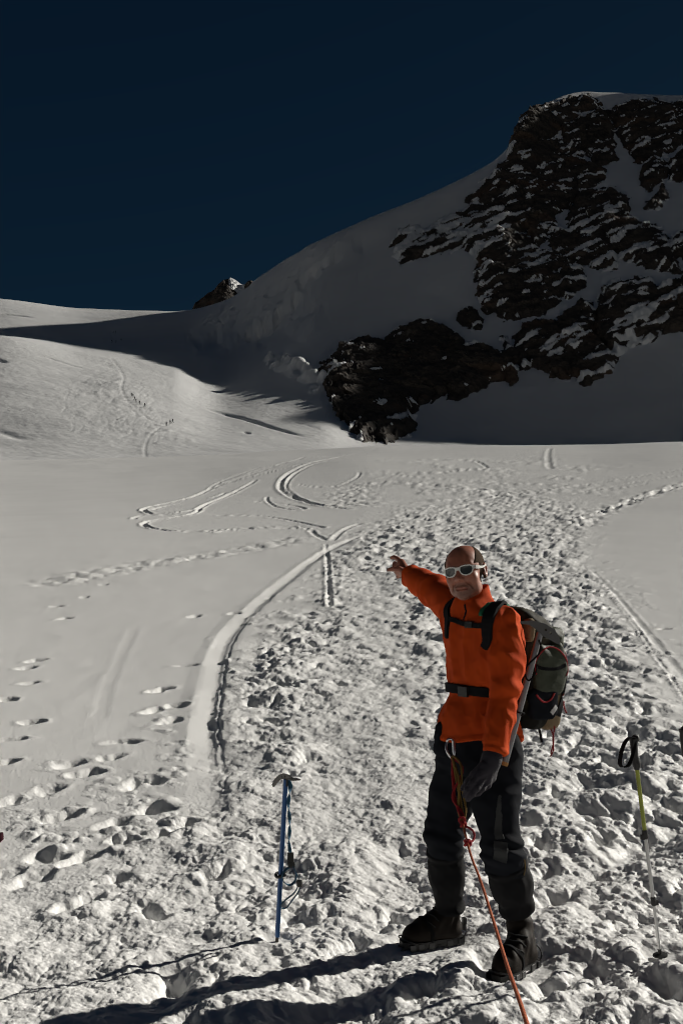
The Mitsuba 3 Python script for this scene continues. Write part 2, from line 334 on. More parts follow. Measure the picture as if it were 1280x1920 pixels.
    floor = np.interp(ax, [-0.30, -0.17, -0.12, 0.00, 0.04, 0.06, 0.085, 0.11, 0.18, 0.35], [0, 0.008, 0.0, -0.024, -0.025, -0.012, -0.017, 0.002, 0.006, 0])
    blend = np.where(ok, sstep(0.55, 0.4, np.abs(ax + 0.05)), 0) * end
    calm = np.where(ok, sstep(0.05, -0.02, np.abs(ax + 0.065) - 0.062), 0) * np.minimum(1, end)
    dz = dz * (1 - 0.85 * calm) + floor * np.where(ok, end, 0)
    return dz * front, amp * front, trample * front, calm

def crumbs(x, y, z, amp, trample):
    """Cauliflower-like crumbs of broken snow on a coarse surface; z shifts the cells so that steep sides carry crumbs too."""
    m = trample > 0.02
    out = np.zeros(x.shape)
    x, y, z, a_, t_ = x[m], y[m], z[m], amp[m], trample[m]
    gx, gy = x + 0.9 * z, y - 0.7 * z
    gx, gy = gx + 0.03 * (f2(gx * 11, gy * 11, 2, 31) - 0.5), gy + 0.03 * (f2(gx * 11, gy * 11, 2, 32) - 0.5)
    a, b = gx + 0.012 * (n2(gx * 40, gy * 40, 33) - 0.5), gy + 0.012 * (n2(gx * 40, gy * 40, 34) - 0.5)
    p1, p2 = sstep(0.35, 0.60, f2(x * 2.7, y * 2.7, 2, 15)), sstep(0.25, 0.55, f2(x * 5, y * 5, 2, 16))
    L0, L1, L2, L3 = (sstep(0.8, 2.0, q * F / y / 1.9) for q in (0.12, 0.06, 0.033, 0.019))
    l0 = 0.50 * lumps(a, b, 0.125, 50, 0.50) * p1 * L0
    l1 = 0.62 * lumps(a, b, 0.062, 60, 0.75) * (0.25 + 0.75 * p2) * L1
    l2 = 0.62 * lumps(b, a + 0.4, 0.034, 70, 0.85) * (0.55 + 0.45 * p1) * L2
    l3 = 0.60 * lumps(a + 0.2, b, 0.019, 75, 0.85) * L3
    coarse = l0 + 0.75 * np.maximum(l1 - 0.3 * l0, 0)
    fine = 0.85 * l2 + 0.7 * l3
    bil = np.abs(2 * n2(gx * 9, gy * 9, 36) - 1) * 0.018 + np.abs(2 * n2(gx * 21, gy * 21, 37) - 1) * 0.010
    out[m] = a_ * (0.52 * coarse + 0.7 * bil) + (0.30 * t_ + 0.38 * a_) * fine
    return out


us = np.concatenate([-np.geomspace(3.9, 0.50, 36), np.linspace(-0.47, -0.345, 34), np.linspace(-0.342, 0.342, 570), np.linspace(0.345, 0.47, 34), np.geomspace(0.50, 4.0, 60)])
yn = [2.6]
while yn[-1] < 214:
    yn.append(yn[-1] + 0.0068 * max(1.0, yn[-1] / 4.4) ** 1.7 * (2.5 if yn[-1] < 3.5 else 1))
yn = np.array(yn)
Ug, Yg = np.meshgrid(us, yn)
X, Y = Ug * Yg, Yg.copy()
Z = base_z(X, Y)
sel = (np.abs(Ug) < 0.475)
DZ, AMP, TRM, CALM = near_detail(X[sel], Y[sel])
from scipy.ndimage import gaussian_filter
nc = int(sel[0].sum())
shape = (len(yn), nc)
x_, y_ = X[sel].reshape(shape), Y[sel].reshape(shape)
z_ = gaussian_filter((Z[sel] + DZ).reshape(shape), 0.6)
e_ = crumbs(x_.ravel(), y_.ravel(), z_.ravel(), AMP * (1 - CALM), TRM * (1 - CALM)).reshape(shape)
# stands of the boots, the axe and the poles stay packed
for sx_, sy_, sr in STANDS:
    e_ *= 1 - 0.8 * np.exp(-(np.hypot(x_ - sx_, y_ - sy_) / sr) ** 4)
zc = gaussian_filter(z_, 1.2)
zy = np.gradient(zc, axis=0) / np.gradient(y_, axis=0)
zx = np.gradient(zc, axis=1) / np.gradient(x_, axis=1)
zy = zy - zx * (x_ / y_)                        # along the world's y, not along the line of sight
nn = 1 / np.sqrt(1 + zx ** 2 + zy ** 2)
lim = np.clip(nn, 0.45, 1)
X[sel] = (x_ - e_ * zx * nn).ravel()
Y[sel] = (y_ - e_ * zy * nn).ravel()
Z[sel] = (z_ + e_ * lim).ravel()
so = ~sel
Z[so] += (0.12 * (f2(X[so] * 2, Y[so] * 2, 3, 14) - 0.45) * sstep(30, 10, Y[so]) + 0.5 * (f2(X[so] * 0.05, Y[so] * 0.035, 4, 12) - 0.5) * sstep(6, 40, Y[so])) * sstep(2.7, 3.3, Y[so])
NEAR = (us, yn, X, Y, Z)
put('snow_ground', (np.stack([X, Y, Z], -1).reshape(-1, 3), grid_faces(*X.shape)), 'snow', smooth=True)
tag('snow_ground', 'trampled sunlit glacier snow with boot prints, ski tracks and a sledge trench', kind='structure')
def snow_height(x, y):
    """The finished surface's height near a world point."""
    d = (X - x) ** 2 + (Y - y) ** 2
    k = np.argsort(d.ravel())[:6]
    return float(np.mean(Z.ravel()[k]))
# the ground behind and beside the camera
bx, by = np.meshgrid(np.concatenate([-np.geomspace(900, 12, 14), np.linspace(-10, 10, 21), np.geomspace(12, 900, 14)]), np.concatenate([-np.geomspace(900, 1, 24), [0, 1, 2.0, 2.6]]))
bz = base_z(bx, by) + np.where(by < 2.5, -0.02, 0) - 0.04 * np.maximum(0, np.abs(bx) - 10) * (by > -30)
put('snow_ground__downhill', (np.stack([bx, by, np.minimum(bz, 0) - 0.004], -1).reshape(-1, 3), grid_faces(*bx.shape)), 'snow', smooth=True)
# ---------------------------------------------------------------- the far slope and the mountain
def far_detail(x, y):
    zb = base_z(x, y)
    px, py = CX + F * x / y, HY - (zb - EYE) / y * F
    pw = px + 30 * (f2(px / 20, py / 20, 5, 49) - 0.5), py + 26 * (f2(px / 19, py / 15, 5, 50) - 0.5)
    x, y = x / FAR, y / FAR
    dz = 2.6 * (f2(x * 0.018, y * 0.018, 3, 41) - 0.5) * sstep(150, 190, y) * sstep(340, 290, y) * sstep(700, 300, px)
    dz += 0.5 * (f2(x * 0.08 + y * 0.05, y * 0.09, 4, 42) - 0.5) + 1.2 * (f2(x * 0.03, y * 0.03, 4, 48) - 0.5) * sstep(500, 700, px)
    # ice cliff on the ridge, broken ice below it
    ice = [(372, 612), (392, 590), (430, 562), (478, 526), (540, 490), (600, 462), (645, 440), (612, 480), (570, 520), (545, 560), (512, 588), (478, 604), (430, 616)]
    s = signed(pw[0], pw[1], ice)
    above = sstep(-7, 6, s + 5 * (f2(px / 5, py / 4, 3, 52) - 0.5))
    broken = 0.25 + 1.3 * sstep(0.35, 0.65, f2(px / 38, py / 60, 3, 51))
    dz -= (1 - above) * 5.0 * broken * np.exp(np.minimum(s, 0) / 26.0) * sstep(-5, 25, py - np.interp(px, [300, 372, 478, 540, 645, 760], [615, 612, 526, 490, 440, 400]))
    dz += 1.6 * (f2(x * 0.45, y * 0.3, 4, 53) - 0.5) * sstep(-16, 0, s)
    dz += above * (4.0 * np.abs(f2(x * 0.22 + y * 0.1, y * 0.10, 4, 43) - 0.5) * 2 - 1.0) * sstep(0, 14, s)
    rubble = [(490, 662), (540, 668), (585, 690), (618, 715), (600, 740), (560, 705), (510, 685)]
    dz += sstep(-10, 10, signed(px, py, rubble)) * (1.3 * lumps(x, y, 4.0, 45, 0.7) + 0.9 * lumps(x, y, 1.8, 46, 0.7))
    # crevasses and wind scoops on the sunlit slope: a step with an open lip
    for path, w, dep in CREVASSES:
        c = world_curve(path) / FAR
        d, i = cKDTree(c).query(np.stack([x, y], 1), distance_upper_bound=12)
        ok = np.isfinite(d)
        d = np.where(ok, d, 99)
        i = np.where(ok, i, 0)
        ends = np.clip(np.minimum(i, len(c) - 1 - i) / (0.3 * len(c)), 0, 1)
        dz -= dep * ends * np.exp(-(d / w) ** 2) * ok
    # the ascent track and the ski turns
    for path, w, dep in SLOPE_TRACKS:
        c = world_curve(path) / FAR
        d = cKDTree(c).query(np.stack([x, y], 1), distance_upper_bound=3)[0]
        d = np.where(np.isfinite(d), d, 99)
        dz += -dep * np.exp(-(d / w) ** 2) + 0.25 * dep * np.exp(-((d - 1.7 * w) / (0.7 * w)) ** 2)
    area = [(110, 745), (150, 700), (200, 670), (235, 690), (250, 740), (330, 770), (400, 820), (360, 845), (200, 850), (140, 800)]
    dz += sstep(-10, 25, signed(px, py, area)) * 0.5 * np.maximum(0, f2(x * 0.33 + 2 * f2(x * .1, y * .1, 2, 4), y * 0.2, 3, 47) - 0.5)
    return FAR * dz

def slope_ground(px, py):
    return ground(px, py, 175 * FAR, 640 * FAR)

_wc = {}
def world_curve(path, step=0.5):
    if str(path) not in _wc:
        _wc[str(path)] = _world_curve(path, step)
    return _wc[str(path)]

def _world_curve(path, step):
    w = slope_ground(*np.array(path, float).T)
    s = np.concatenate([[0], np.cumsum(np.hypot(*np.diff(w, axis=0).T))])
    from scipy.interpolate import make_interp_spline
    return make_interp_spline(s, w, k=2 if len(w) > 2 else 1)(np.linspace(0, s[-1], max(6, int(s[-1] / step))))

CREVASSES = [([(380, 765), (440, 780), (500, 796), (545, 810), (580, 822)], 0.7, 0.75), ([(-20, 668), (15, 680)], 0.7, 0.7), ([(75, 665), (120, 682), (170, 697)], 0.45, 0.35),
             ([(-20, 800), (10, 815), (60, 832)], 1.2, 0.35), ([(545, 788), (600, 805)], 0.4, 0.2), ([(455, 807), (470, 812)], 0.4, 0.4), ([(-30, 592), (20, 590), (65, 596)], 1.2, 0.8)]
rng_t = np.random.default_rng(3)
SLOPE_TRACKS = [([(208, 672), (222, 690), (232, 715), (228, 735), (236, 752), (262, 775), (290, 795), (312, 802)], 0.35, 0.10), ([(312, 800), (290, 812), (275, 830), (272, 850), (280, 862)], 0.3, 0.07),
                ([(190, 608), (205, 618), (212, 630), (215, 650)], 0.7, 0.16)]
for k in range(34):     # ski turns down the slope
    x0, y0 = rng_t.uniform(110, 320), rng_t.uniform(685, 800)
    dx, n = rng_t.uniform(2, 6), rng_t.integers(4, 8)
    SLOPE_TRACKS.append(([(x0 + j * dx + (5 if j % 2 else -5) * rng_t.uniform(0.5, 1.1), y0 + j * (30 + 40 * rng_t.uniform(0, 1)) / n) for j in range(n) if y0 + j * 100 / n < 850][:n] or [(x0, y0), (x0 + 8, y0 + 12)], 0.22, 0.05))

yf = FAR * np.concatenate([np.linspace(124.5, 180, 26), np.linspace(180, 620, 450)[1:], np.linspace(620, 1500, 22)[1:]])
uf = np.concatenate([-np.geomspace(1.05, 0.35, 30), np.linspace(-0.342, 0.342, 500), np.geomspace(0.35, 4.0, 70)])
Uf, Yf = np.meshgrid(uf, yf)
Xf, Zf = Uf * Yf, base_z(Uf * Yf, Yf)
fd = far_detail(Xf.ravel(), Yf.ravel()).reshape(Xf.shape) * sstep(126 * FAR, 140 * FAR, Yf)
Zf = Zf + np.where(np.abs(Uf) < 0.36, fd, 1.0 * (f2(Xf * 0.05, Yf * 0.055, 3, 42) - 0.5))
split = int(np.searchsorted(uf, (470 - CX) / F))
for key, a, b, label in (('snow_slope', 0, split + 1, 'wide sunlit snow slope on the left with climbers, ski turns and the mountain shadow across it'),
                         ('mountain', split, len(uf), 'steep shaded mountain with snow flank, ice cliff and dark rock faces')):
    V = np.stack([Xf, Yf, Zf], -1)[:, a:b]
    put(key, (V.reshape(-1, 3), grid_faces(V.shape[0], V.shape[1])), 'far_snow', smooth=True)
    tag(key, label, kind='structure')

# rock: its own broken surface that stands out of the snow flank
def c5(s):
    v = [float(t) for t in s.split()]
    return [(560 + 0.5625 * a, 160 + 0.5625 * b) for a, b in zip(v[::2], v[1::2])]
ROCKS = [c5(s) for s in (
    '700 245 712 190 736 130 778 92 850 70 900 62 930 85 905 122 860 152 800 182 745 225', '885 72 900 45 960 38 1000 60 985 76 920 76',
    '880 150 920 130 1000 80 1030 90 1035 170 1060 250 1000 262 940 215 880 190',
    '560 375 640 320 680 270 740 225 800 190 870 190 920 220 960 265 1010 270 1020 300 960 340 920 390 850 420 840 480 800 540 720 440 660 410 600 365',
    '325 525 345 490 400 480 410 500 480 460 560 420 640 400 720 420 740 500 800 560 730 640 640 650 600 560 540 530 480 550 400 570 345 585',
    '600 600 640 560 740 540 800 560 880 570 940 620 950 660 900 690 860 700 840 740 760 770 700 785 640 750 620 740 600 680',
    '900 430 960 370 1040 345 1090 380 1100 440 1170 460 1240 530 1260 620 1180 600 1060 560 1040 610 990 600 930 600 850 560 830 480 900 500',
    '720 850 760 800 850 800 940 730 980 740 990 840 1040 900 1030 950 990 970 950 1000 920 960 850 960 780 920 720 880',
    '1000 780 1030 680 1120 640 1200 680 1330 640 1330 810 1210 815 1130 850 1080 850 1060 880 1000 840',
    '1045 80 1120 60 1220 60 1330 80 1330 170 1230 220 1180 240 1130 250 1100 200 1060 150', '1135 290 1180 250 1220 260 1225 300 1150 340', '1240 250 1330 210 1330 330 1245 310',
    '1160 400 1215 340 1220 380 1190 405', '540 760 580 755 610 790 600 810 560 800', '680 850 760 910 765 940 700 920', '1250 510 1330 495 1330 570 1255 560')]
BUTTRESS = [c5('80 960 95 930 150 880 215 845 240 860 300 865 320 830 380 800 400 785 440 795 470 820 480 812 540 840 570 870 620 880 700 900 720 960 715 980 640 990 560 1035 500 1030 490 1015 400 1060 390 1100 350 1170 290 1190 230 1185 180 1150 130 1100 100 1040')]

def facets(p, size, seed):
    """Tilted joint blocks: a plane of its own per cell."""
    rng = np.random.default_rng(seed)
    flat = p.reshape(-1, 3)
    lo, hi = flat.min(0), flat.max(0)
    n = min(60000, int(np.prod((hi - lo) / size + 1) * 0.35) + 20)
    c = flat[rng.integers(0, len(flat), n)] + rng.normal(0, size * 0.3, (n, 3))
    keep, d = [], cKDTree(c)
    i = d.query(flat)[1]
    g = rng.normal(0, 0.15, (n, 3))
    out = ((flat - c[i]) * g[i]).sum(1) + rng.normal(0, 0.035 * size, n)[i]
    return np.clip(out, -0.5 * size, 0.5 * size).reshape(p.shape[:-1])

def rock_surface(key, polys, x0, x1, y0, y1, step, bulge, seed, snowy, extra):
    gx, gy = np.meshgrid(np.arange(x0, x1, step), np.arange(y0, y1, step))
    P = np.zeros(gx.shape + (3,))
    ys = FAR * np.linspace(180, 700, 1200)
    for c in range(gx.shape[1]):
        u = (gx[0, c] - CX) / F
        row = np.minimum.accumulate(HY - (base_z(u * ys, ys) - EYE) / ys * F)
        yy = np.interp(-gy[:, c], -row[:], ys)
        P[:, c] = np.stack([u * yy, yy, base_z(u * yy, yy)], -1)
    m = np.full(gx.shape, -1e9)
    warp = 26 * (f2(gx / 26, gy / 20, 4, seed) - 0.5), 18 * (f2(gx / 26, gy / 20, 4, seed + 1) - 0.5)
    for poly in polys:
        m = np.maximum(m, signed(gx + warp[0], gy + warp[1], poly) + 5)
    m = m + 13 * (f2(gx / 9 + gy / 14, gy / 6, 3, seed + 11) - 0.5)
    N = np.array([-0.34, -0.66, 0.67])
    x, y, z = P[..., 0] / FAR, P[..., 1] / FAR, P[..., 2] / FAR
    q = np.stack([0.10 * (x + 0.5 * z), 0.10 * y, 0.16 * (z - 0.35 * x)], -1)       # tilted beds
    ridged = 1 - np.abs(2 * meshkit.fbm(q * 0.7, 5, seed + 2) - 1)
    crag = 1 - np.abs(2 * meshkit.fbm(q * 2.6, 3, seed + 3) - 1)
    bed = z - 0.45 * x + 3.0 * meshkit.fbm(q * 0.6, 3, seed + 8)
    steps = (bed / 2.6 - np.floor(bed / 2.6)) ** 2.5                                 # ledges: each bed overhangs the next a little
    rel = 2.6 * (ridged - 0.72) + 0.8 * (crag - 0.6) + 0.5 * steps + 0.55 * facets(np.stack([x, y, 0.7 * z], -1), 14.0, seed) + 0.5 * facets(np.stack([x, y, 0.7 * z], -1), 5.0, seed + 9)
    edge = np.clip(m / 7.0, -2.5, 1)
    h = 1.1 * edge + rel * np.clip(m / 10.0, 0.25, 1) + bulge * np.clip(m / 40.0, 0, 1) + extra(gx, gy) * np.clip(m / 12.0, 0, 1)
    h = np.where(m < -14, -6, h)
    V = P + N * (FAR * h)[..., None]
    f = grid_faces(*gx.shape)
    keep = (h.ravel()[f] > -5.5).any(1)
    mesh = trimesh.Trimesh(V.reshape(-1, 3), f[keep], process=False)
    mesh.remove_unreferenced_vertices()
    put(key, (mesh.vertices, mesh.faces), 'rock', smooth=False)
    # snow lodged on the ledges and in the cracks of the face
    ledge = meshkit.fbm(np.stack([0.09 * x + 0.05 * z, 0.05 * y, 0.36 * (z - 0.45 * x)], -1), 4, seed + 5)
    streak = meshkit.fbm(np.stack([0.22 * x + 0.1 * z, 0.1 * y, 0.75 * (z - 0.5 * x)], -1), 3, seed + 6)
    patchy = meshkit.fbm(np.stack([0.045 * x, 0.045 * y, 0.05 * z], -1), 3, seed + 7)
    band_ = sstep(990, 900, gx) * sstep(370, 420, gy) * sstep(510, 480, gy)
    k = 0.55 * ledge + 0.45 * streak + 0.16 * (patchy - 0.5) + 0.09 * band_ + 0.05 * sstep(0.9, 0.3, ridged) + 0.05 * sstep(1060, 1140, gx) * sstep(380, 420, gy)
    t = 0.5 + snowy
    hs = np.clip((k - t) / 0.035, -1, 1) * 0.55
    W = V + (N * 0.6 + np.array([0, 0, 0.5])) * (FAR * hs)[..., None]
    keep = (k.ravel()[f] > t - 0.02).any(1) & (m.ravel()[f] > -12).any(1)
    mesh = trimesh.Trimesh(W.reshape(-1, 3), f[keep], process=False)
    mesh.remove_unreferenced_vertices()
    put(key + '__ledge_snow', (mesh.vertices, mesh.faces), 'far_snow', smooth=True)

def no_extra(gx, gy):
    return 0 * gx

def tower(gx, gy):
    """The summit tower and the knob on it stand higher."""
    return 2.0 * sstep(1050, 1010, gx) * sstep(300, 250, gy) * sstep(948, 965, gx) + 2.0 * sstep(1135, 1118, gx) * sstep(1050, 1070, gx) * sstep(215, 195, gy)

rock_surface('mountain__rock_face', ROCKS, 700, 1312, 172, 740, 1.5, 1.2, 60, 0.098, tower)
rock_surface('mountain__rock_buttress', BUTTRESS, 590, 985, 585, 850, 1.5, 2.2, 70, 0.150, no_extra)
tag('mountain__rock_buttress', 'dark rounded rock buttress at the foot of the snow flank')
# ---------------------------------------------------------------- soft bodies: distance fields meshed on a grid
def cap(a, b, ra, rb):
    a, b = np.asarray(a, float), np.asarray(b, float)
    ab = b - a
    L = ab @ ab + 1e-12
    def f(P):
        t = np.clip((P - a) @ ab / L, 0, 1)
        return np.linalg.norm(P - a - t[:, None] * ab, axis=1) - (ra + (rb - ra) * t)
    return f

def ell(c, r, R=np.eye(3)):
    c, r = np.asarray(c, float), np.asarray(r, float)
    def f(P):
        q = (P - c) @ R
        k0, k1 = np.linalg.norm(q / r, axis=1), np.linalg.norm(q / r ** 2, axis=1)
        return k0 * (k0 - 1) / np.maximum(k1, 1e-9)
    return f

def smin(a, b, k):
    h = np.maximum(k - np.abs(a - b), 0) / k
    return np.minimum(a, b) - h * h * k / 4

def smax(a, b, k):
    return -smin(-a, -b, k)

def union(k, *fs):
    def f(P):
        d = fs[0](P)
        for g in fs[1:]:
            d = smin(d, g(P), k)
        return d
    return f

def chain(pts, radii, k=0.02):
    return union(k, *[cap(a, b, r0, r1) for a, b, r0, r1 in zip(pts[:-1], pts[1:], radii[:-1], radii[1:])])

def loft(rows, ax_f, ax_r, power=2.0):
    """A body along z: rows of (z, x, y, half width along ax_r, half depth along ax_f)."""
    t = np.array(rows, float)
    t = t[np.argsort(t[:, 0])]
    ip = [PchipInterpolator(t[:, 0], t[:, k]) for k in range(1, 5)]
    ax_f, ax_r = np.asarray(ax_f)[:2], np.asarray(ax_r)[:2]
    z0, z1 = t[0, 0], t[-1, 0]
    def f(P):
        z = np.clip(P[:, 2], z0, z1)
        cx, cy, a, b = (g(z) for g in ip)
        q = np.stack([P[:, 0] - cx, P[:, 1] - cy], 1)
        u, v = np.abs(q @ ax_r) / a, np.abs(q @ ax_f) / b
        d = ((u ** power + v ** power) ** (1 / power) - 1) * np.minimum(a, b)
        return np.maximum(d, np.maximum(z0 - P[:, 2], P[:, 2] - z1))
    return f

def net(fn, lo, hi, step):
    """Surface net of fn = 0 (negative inside), finely sampled only near the surface."""
    lo, hi, B = np.asarray(lo, float), np.asarray(hi, float), 4
    nb = np.ceil((hi - lo) / (step * B)).astype(int) + 1
    bi = np.stack(np.meshgrid(*[np.arange(n) for n in nb], indexing='ij'), -1).reshape(-1, 3)
    dc = fn(lo + (bi + 0.5) * step * B - 0.5 * step)
    from scipy.ndimage import maximum_filter, minimum_filter
    sg = np.where(dc < 0, -1, 1).reshape(nb)
    near = (np.abs(dc) < step * B * 1.5 + 0.006) | (maximum_filter(sg, 3) != minimum_filter(sg, 3)).ravel()
    n = nb * B
    vals = np.repeat(np.repeat(np.repeat(np.where(dc < 0, -1.0, 1.0).reshape(nb), B, 0), B, 1), B, 2)
    off = np.stack(np.meshgrid(*[np.arange(B)] * 3, indexing='ij'), -1).reshape(-1, 3)
    idx = (bi[near][:, None] * B + off).reshape(-1, 3)
    for c in range(0, len(idx), 400000):
        k = idx[c:c + 400000]
        vals[k[:, 0], k[:, 1], k[:, 2]] = fn(lo + k * step)
    s = vals < 0
    cnt = sum(s[a:n[0] - 1 + a, b:n[1] - 1 + b, c:n[2] - 1 + c].astype(np.int8) for a in (0, 1) for b in (0, 1) for c in (0, 1))
    cells = np.argwhere((cnt > 0) & (cnt < 8))
    acc, num = np.zeros((len(cells), 3)), np.zeros(len(cells))
    corners = [(a, b, c) for a in (0, 1) for b in (0, 1) for c in (0, 1)]
    cv = {k: vals[cells[:, 0] + k[0], cells[:, 1] + k[1], cells[:, 2] + k[2]] for k in corners}
    for p in corners:
        for ax in range(3):
            if p[ax] == 0:
                q = tuple(1 if m == ax else p[m] for m in range(3))
                cross = (cv[p] < 0) != (cv[q] < 0)
                t = np.where(cross, cv[p] / np.where(cross, cv[p] - cv[q], 1), 0)
                pos = np.array(p, float)[None].repeat(len(cells), 0)
                pos[:, ax] += t
                acc += pos * cross[:, None]
                num += cross
    V = lo + (cells + acc / num[:, None]) * step
    ids = -np.ones(tuple(n), np.int64)
    ids[cells[:, 0], cells[:, 1], cells[:, 2]] = np.arange(len(cells))
    F_ = []
    for ax in range(3):
        a, b = (ax + 1) % 3, (ax + 2) % 3
        sl0, sl1 = [slice(1, n[m] - 1) for m in range(3)], [slice(1, n[m] - 1) for m in range(3)]
        sl1[ax] = slice(2, n[ax])
        e0, e1 = s[tuple(sl0)], s[tuple(sl1)]
        e = np.argwhere(e0 != e1) + 1
        flip = ~e0[tuple((e - 1).T)]
        def cell(da, db):
            c = e.copy()
            c[:, a] -= da; c[:, b] -= db
            return ids[tuple(c.T)]
        q = np.stack([cell(1, 1), cell(0, 1), cell(0, 0), cell(1, 0)], 1)
        q[flip] = q[flip][:, ::-1]
        F_.append(q[(q >= 0).all(1)])
    q = np.vstack(F_)
    return V, np.vstack([q[:, [0, 1, 2]], q[:, [0, 2, 3]]])

def soft(m, rounds=4):
    """Taubin smoothing; specks apart from the main body are dropped."""
    import scipy.sparse as sp
    V, f = m
    n = len(V)
    e = np.vstack([f[:, [0, 1]], f[:, [1, 2]], f[:, [2, 0]]])
    A = sp.coo_matrix((np.ones(2 * len(e)), (np.r_[e[:, 0], e[:, 1]], np.r_[e[:, 1], e[:, 0]])), shape=(n, n)).tocsr()
    A.data[:] = 1
    lab = sp.csgraph.connected_components(A, directed=False)[1]
    keep = lab == np.argmax(np.bincount(lab))
    deg = np.maximum(np.asarray(A.sum(1)).ravel(), 1)[:, None]
    for _ in range(rounds):
        for lam in (0.5, -0.52):
            V = V + lam * (A @ V / deg - V)
    f = f[keep[f].all(1)]
    new = np.cumsum(keep) - 1
    return V[keep], new[f]

def grad(fn, P, e=2e-3):
    g = np.stack([fn(P + e * np.eye(3)[k]) - fn(P - e * np.eye(3)[k]) for k in range(3)], 1)
    return g / (np.linalg.norm(g, axis=1, keepdims=True) + 1e-12)

def smooth_path(pts, n):
    from scipy.interpolate import make_interp_spline
    pts = np.array(pts, float)
    s = np.concatenate([[0], np.cumsum(np.linalg.norm(np.diff(pts, axis=0), axis=1))])
    return make_interp_spline(s, pts, k=min(3, len(pts) - 1))(np.linspace(0, s[-1], n))

def onto(fn, P, gap):
    for _ in range(5):
        P = P - 0.8 * (fn(P) - gap)[:, None] * grad(fn, P, 5e-3)
    return P

def band(path, width, thick, normals, taper=None):
    """A webbing strap along a path, flat against the given normals."""
    path = np.asarray(path, float)
    t = np.gradient(path, axis=0)
    t /= np.linalg.norm(t, axis=1, keepdims=True)
    side = np.cross(t, normals)
    side /= np.linalg.norm(side, axis=1, keepdims=True)
    nn = np.cross(side, t)
    w = np.broadcast_to(np.asarray(width, float), (len(path),))[:, None] / 2
    prof = [(-1, -0.4), (-0.94, 0.5), (0.94, 0.5), (1, -0.4), (0.94, -0.5), (-0.94, -0.5)]
    V = np.concatenate([path[:, None] + (a * w * side + b * thick * nn)[:, None] for a, b in prof], 1).reshape(-1, 3)
    k = len(prof)
    f = []
    for i in range(len(path) - 1):
        for j in range(k):
            a, b = i * k + j, i * k + (j + 1) % k
            f += [[a, b, b + k], [a, b + k, a + k]]
    for base in (0, (len(path) - 1) * k):
        f += [[base, base + j, base + j + 1] for j in range(1, k - 1)]
    m = trimesh.Trimesh(V, f, process=False)
    m.fix_normals()
    return m

def strap_on(fn, pts, width, thick, gap, n=40):
    P = onto(fn, smooth_path(pts, n), gap)
    N = grad(fn, P, 0.012)
    for _ in range(4):
        P = np.vstack([P[:1], 0.25 * P[:-2] + 0.5 * P[1:-1] + 0.25 * P[2:], P[-1:]])
        N = np.vstack([N[:1], 0.25 * N[:-2] + 0.5 * N[1:-1] + 0.25 * N[2:], N[-1:]])
    return band(P, width, thick, N)

def tube(pts, r, n=60, sides=8, caps=True):
    P = smooth_path(pts, n) if n else np.array(pts, float)
    r = np.broadcast_to(np.asarray(r, float), (len(P),))
    t = np.gradient(P, axis=0)
    t /= np.linalg.norm(t, axis=1, keepdims=True)
    u = np.cross(t[0], [0.3, 0.5, 0.81])
    V = []
    for i in range(len(P)):
        u = u - (u @ t[i]) * t[i]
        u /= np.linalg.norm(u)
        v = np.cross(t[i], u)
        a = np.arange(sides) * 2 * np.pi / sides
        V.append(P[i] + r[i] * (np.cos(a)[:, None] * u + np.sin(a)[:, None] * v))
    V = np.vstack(V + [P[:1], P[-1:]])
    f = []
    for i in range(len(P) - 1):
        for j in range(sides):
            a, b = i * sides + j, i * sides + (j + 1) % sides
            f += [[a, b, b + sides], [a, b + sides, a + sides]]
    e = len(P) * sides
    for j in range(sides):
        f += [[e, (j + 1) % sides, j], [e + 1, e - sides + j, e - sides + (j + 1) % sides]]
    return trimesh.Trimesh(V, f, process=False)

def rope_tube(pts, r, n=200, lay=0.016, sides=12):
    """A rope with the slight relief of its braided sheath."""
    m = tube(pts, r, n, sides)
    P = smooth_path(pts, n)
    s = np.concatenate([[0], np.cumsum(np.linalg.norm(np.diff(P, axis=0), axis=1))])
    V = m.vertices.copy()
    for i in range(n):
        a = np.arange(sides) * 2 * np.pi / sides
        k = 1 + 0.09 * np.sin(3 * a + 2 * np.pi * s[i] / lay)
        V[i * sides:(i + 1) * sides] = P[i] + (V[i * sides:(i + 1) * sides] - P[i]) * k[:, None]
    return trimesh.Trimesh(V, m.faces, process=False)

def boxm(size, at_=(0, 0, 0), R=np.eye(3), bev=0.15):
    """A box with chamfered edges."""
    s = np.array(size, float) / 2
    c = bev * s.min()
    pts = []
    for sx in (-1, 1):
        for sy in (-1, 1):
            for sz in (-1, 1):
                q = np.array([sx, sy, sz])
                for k in range(3):
                    v = q * s
                    for j in range(3):
                        if j != k:
                            v[j] -= q[j] * c
                    pts.append(v)
    m = trimesh.convex.convex_hull(np.array(pts))
    m.apply_transform(np.vstack([np.hstack([R, np.array(at_, float)[:, None]]), [0, 0, 0, 1]]))
    return m

def cat(*ms):
    return trimesh.util.concatenate([m if isinstance(m, trimesh.Trimesh) else trimesh.Trimesh(*m, process=False) for m in ms])

def frame(fwd, up=(0, 0, 1)):
    """Rows-to-columns matrix of (right, forward, up)."""
    f = np.array(fwd, float) / np.linalg.norm(fwd)
    r = np.cross(f, up); r /= np.linalg.norm(r)
    return np.stack([r, f, np.cross(r, f)], 1)

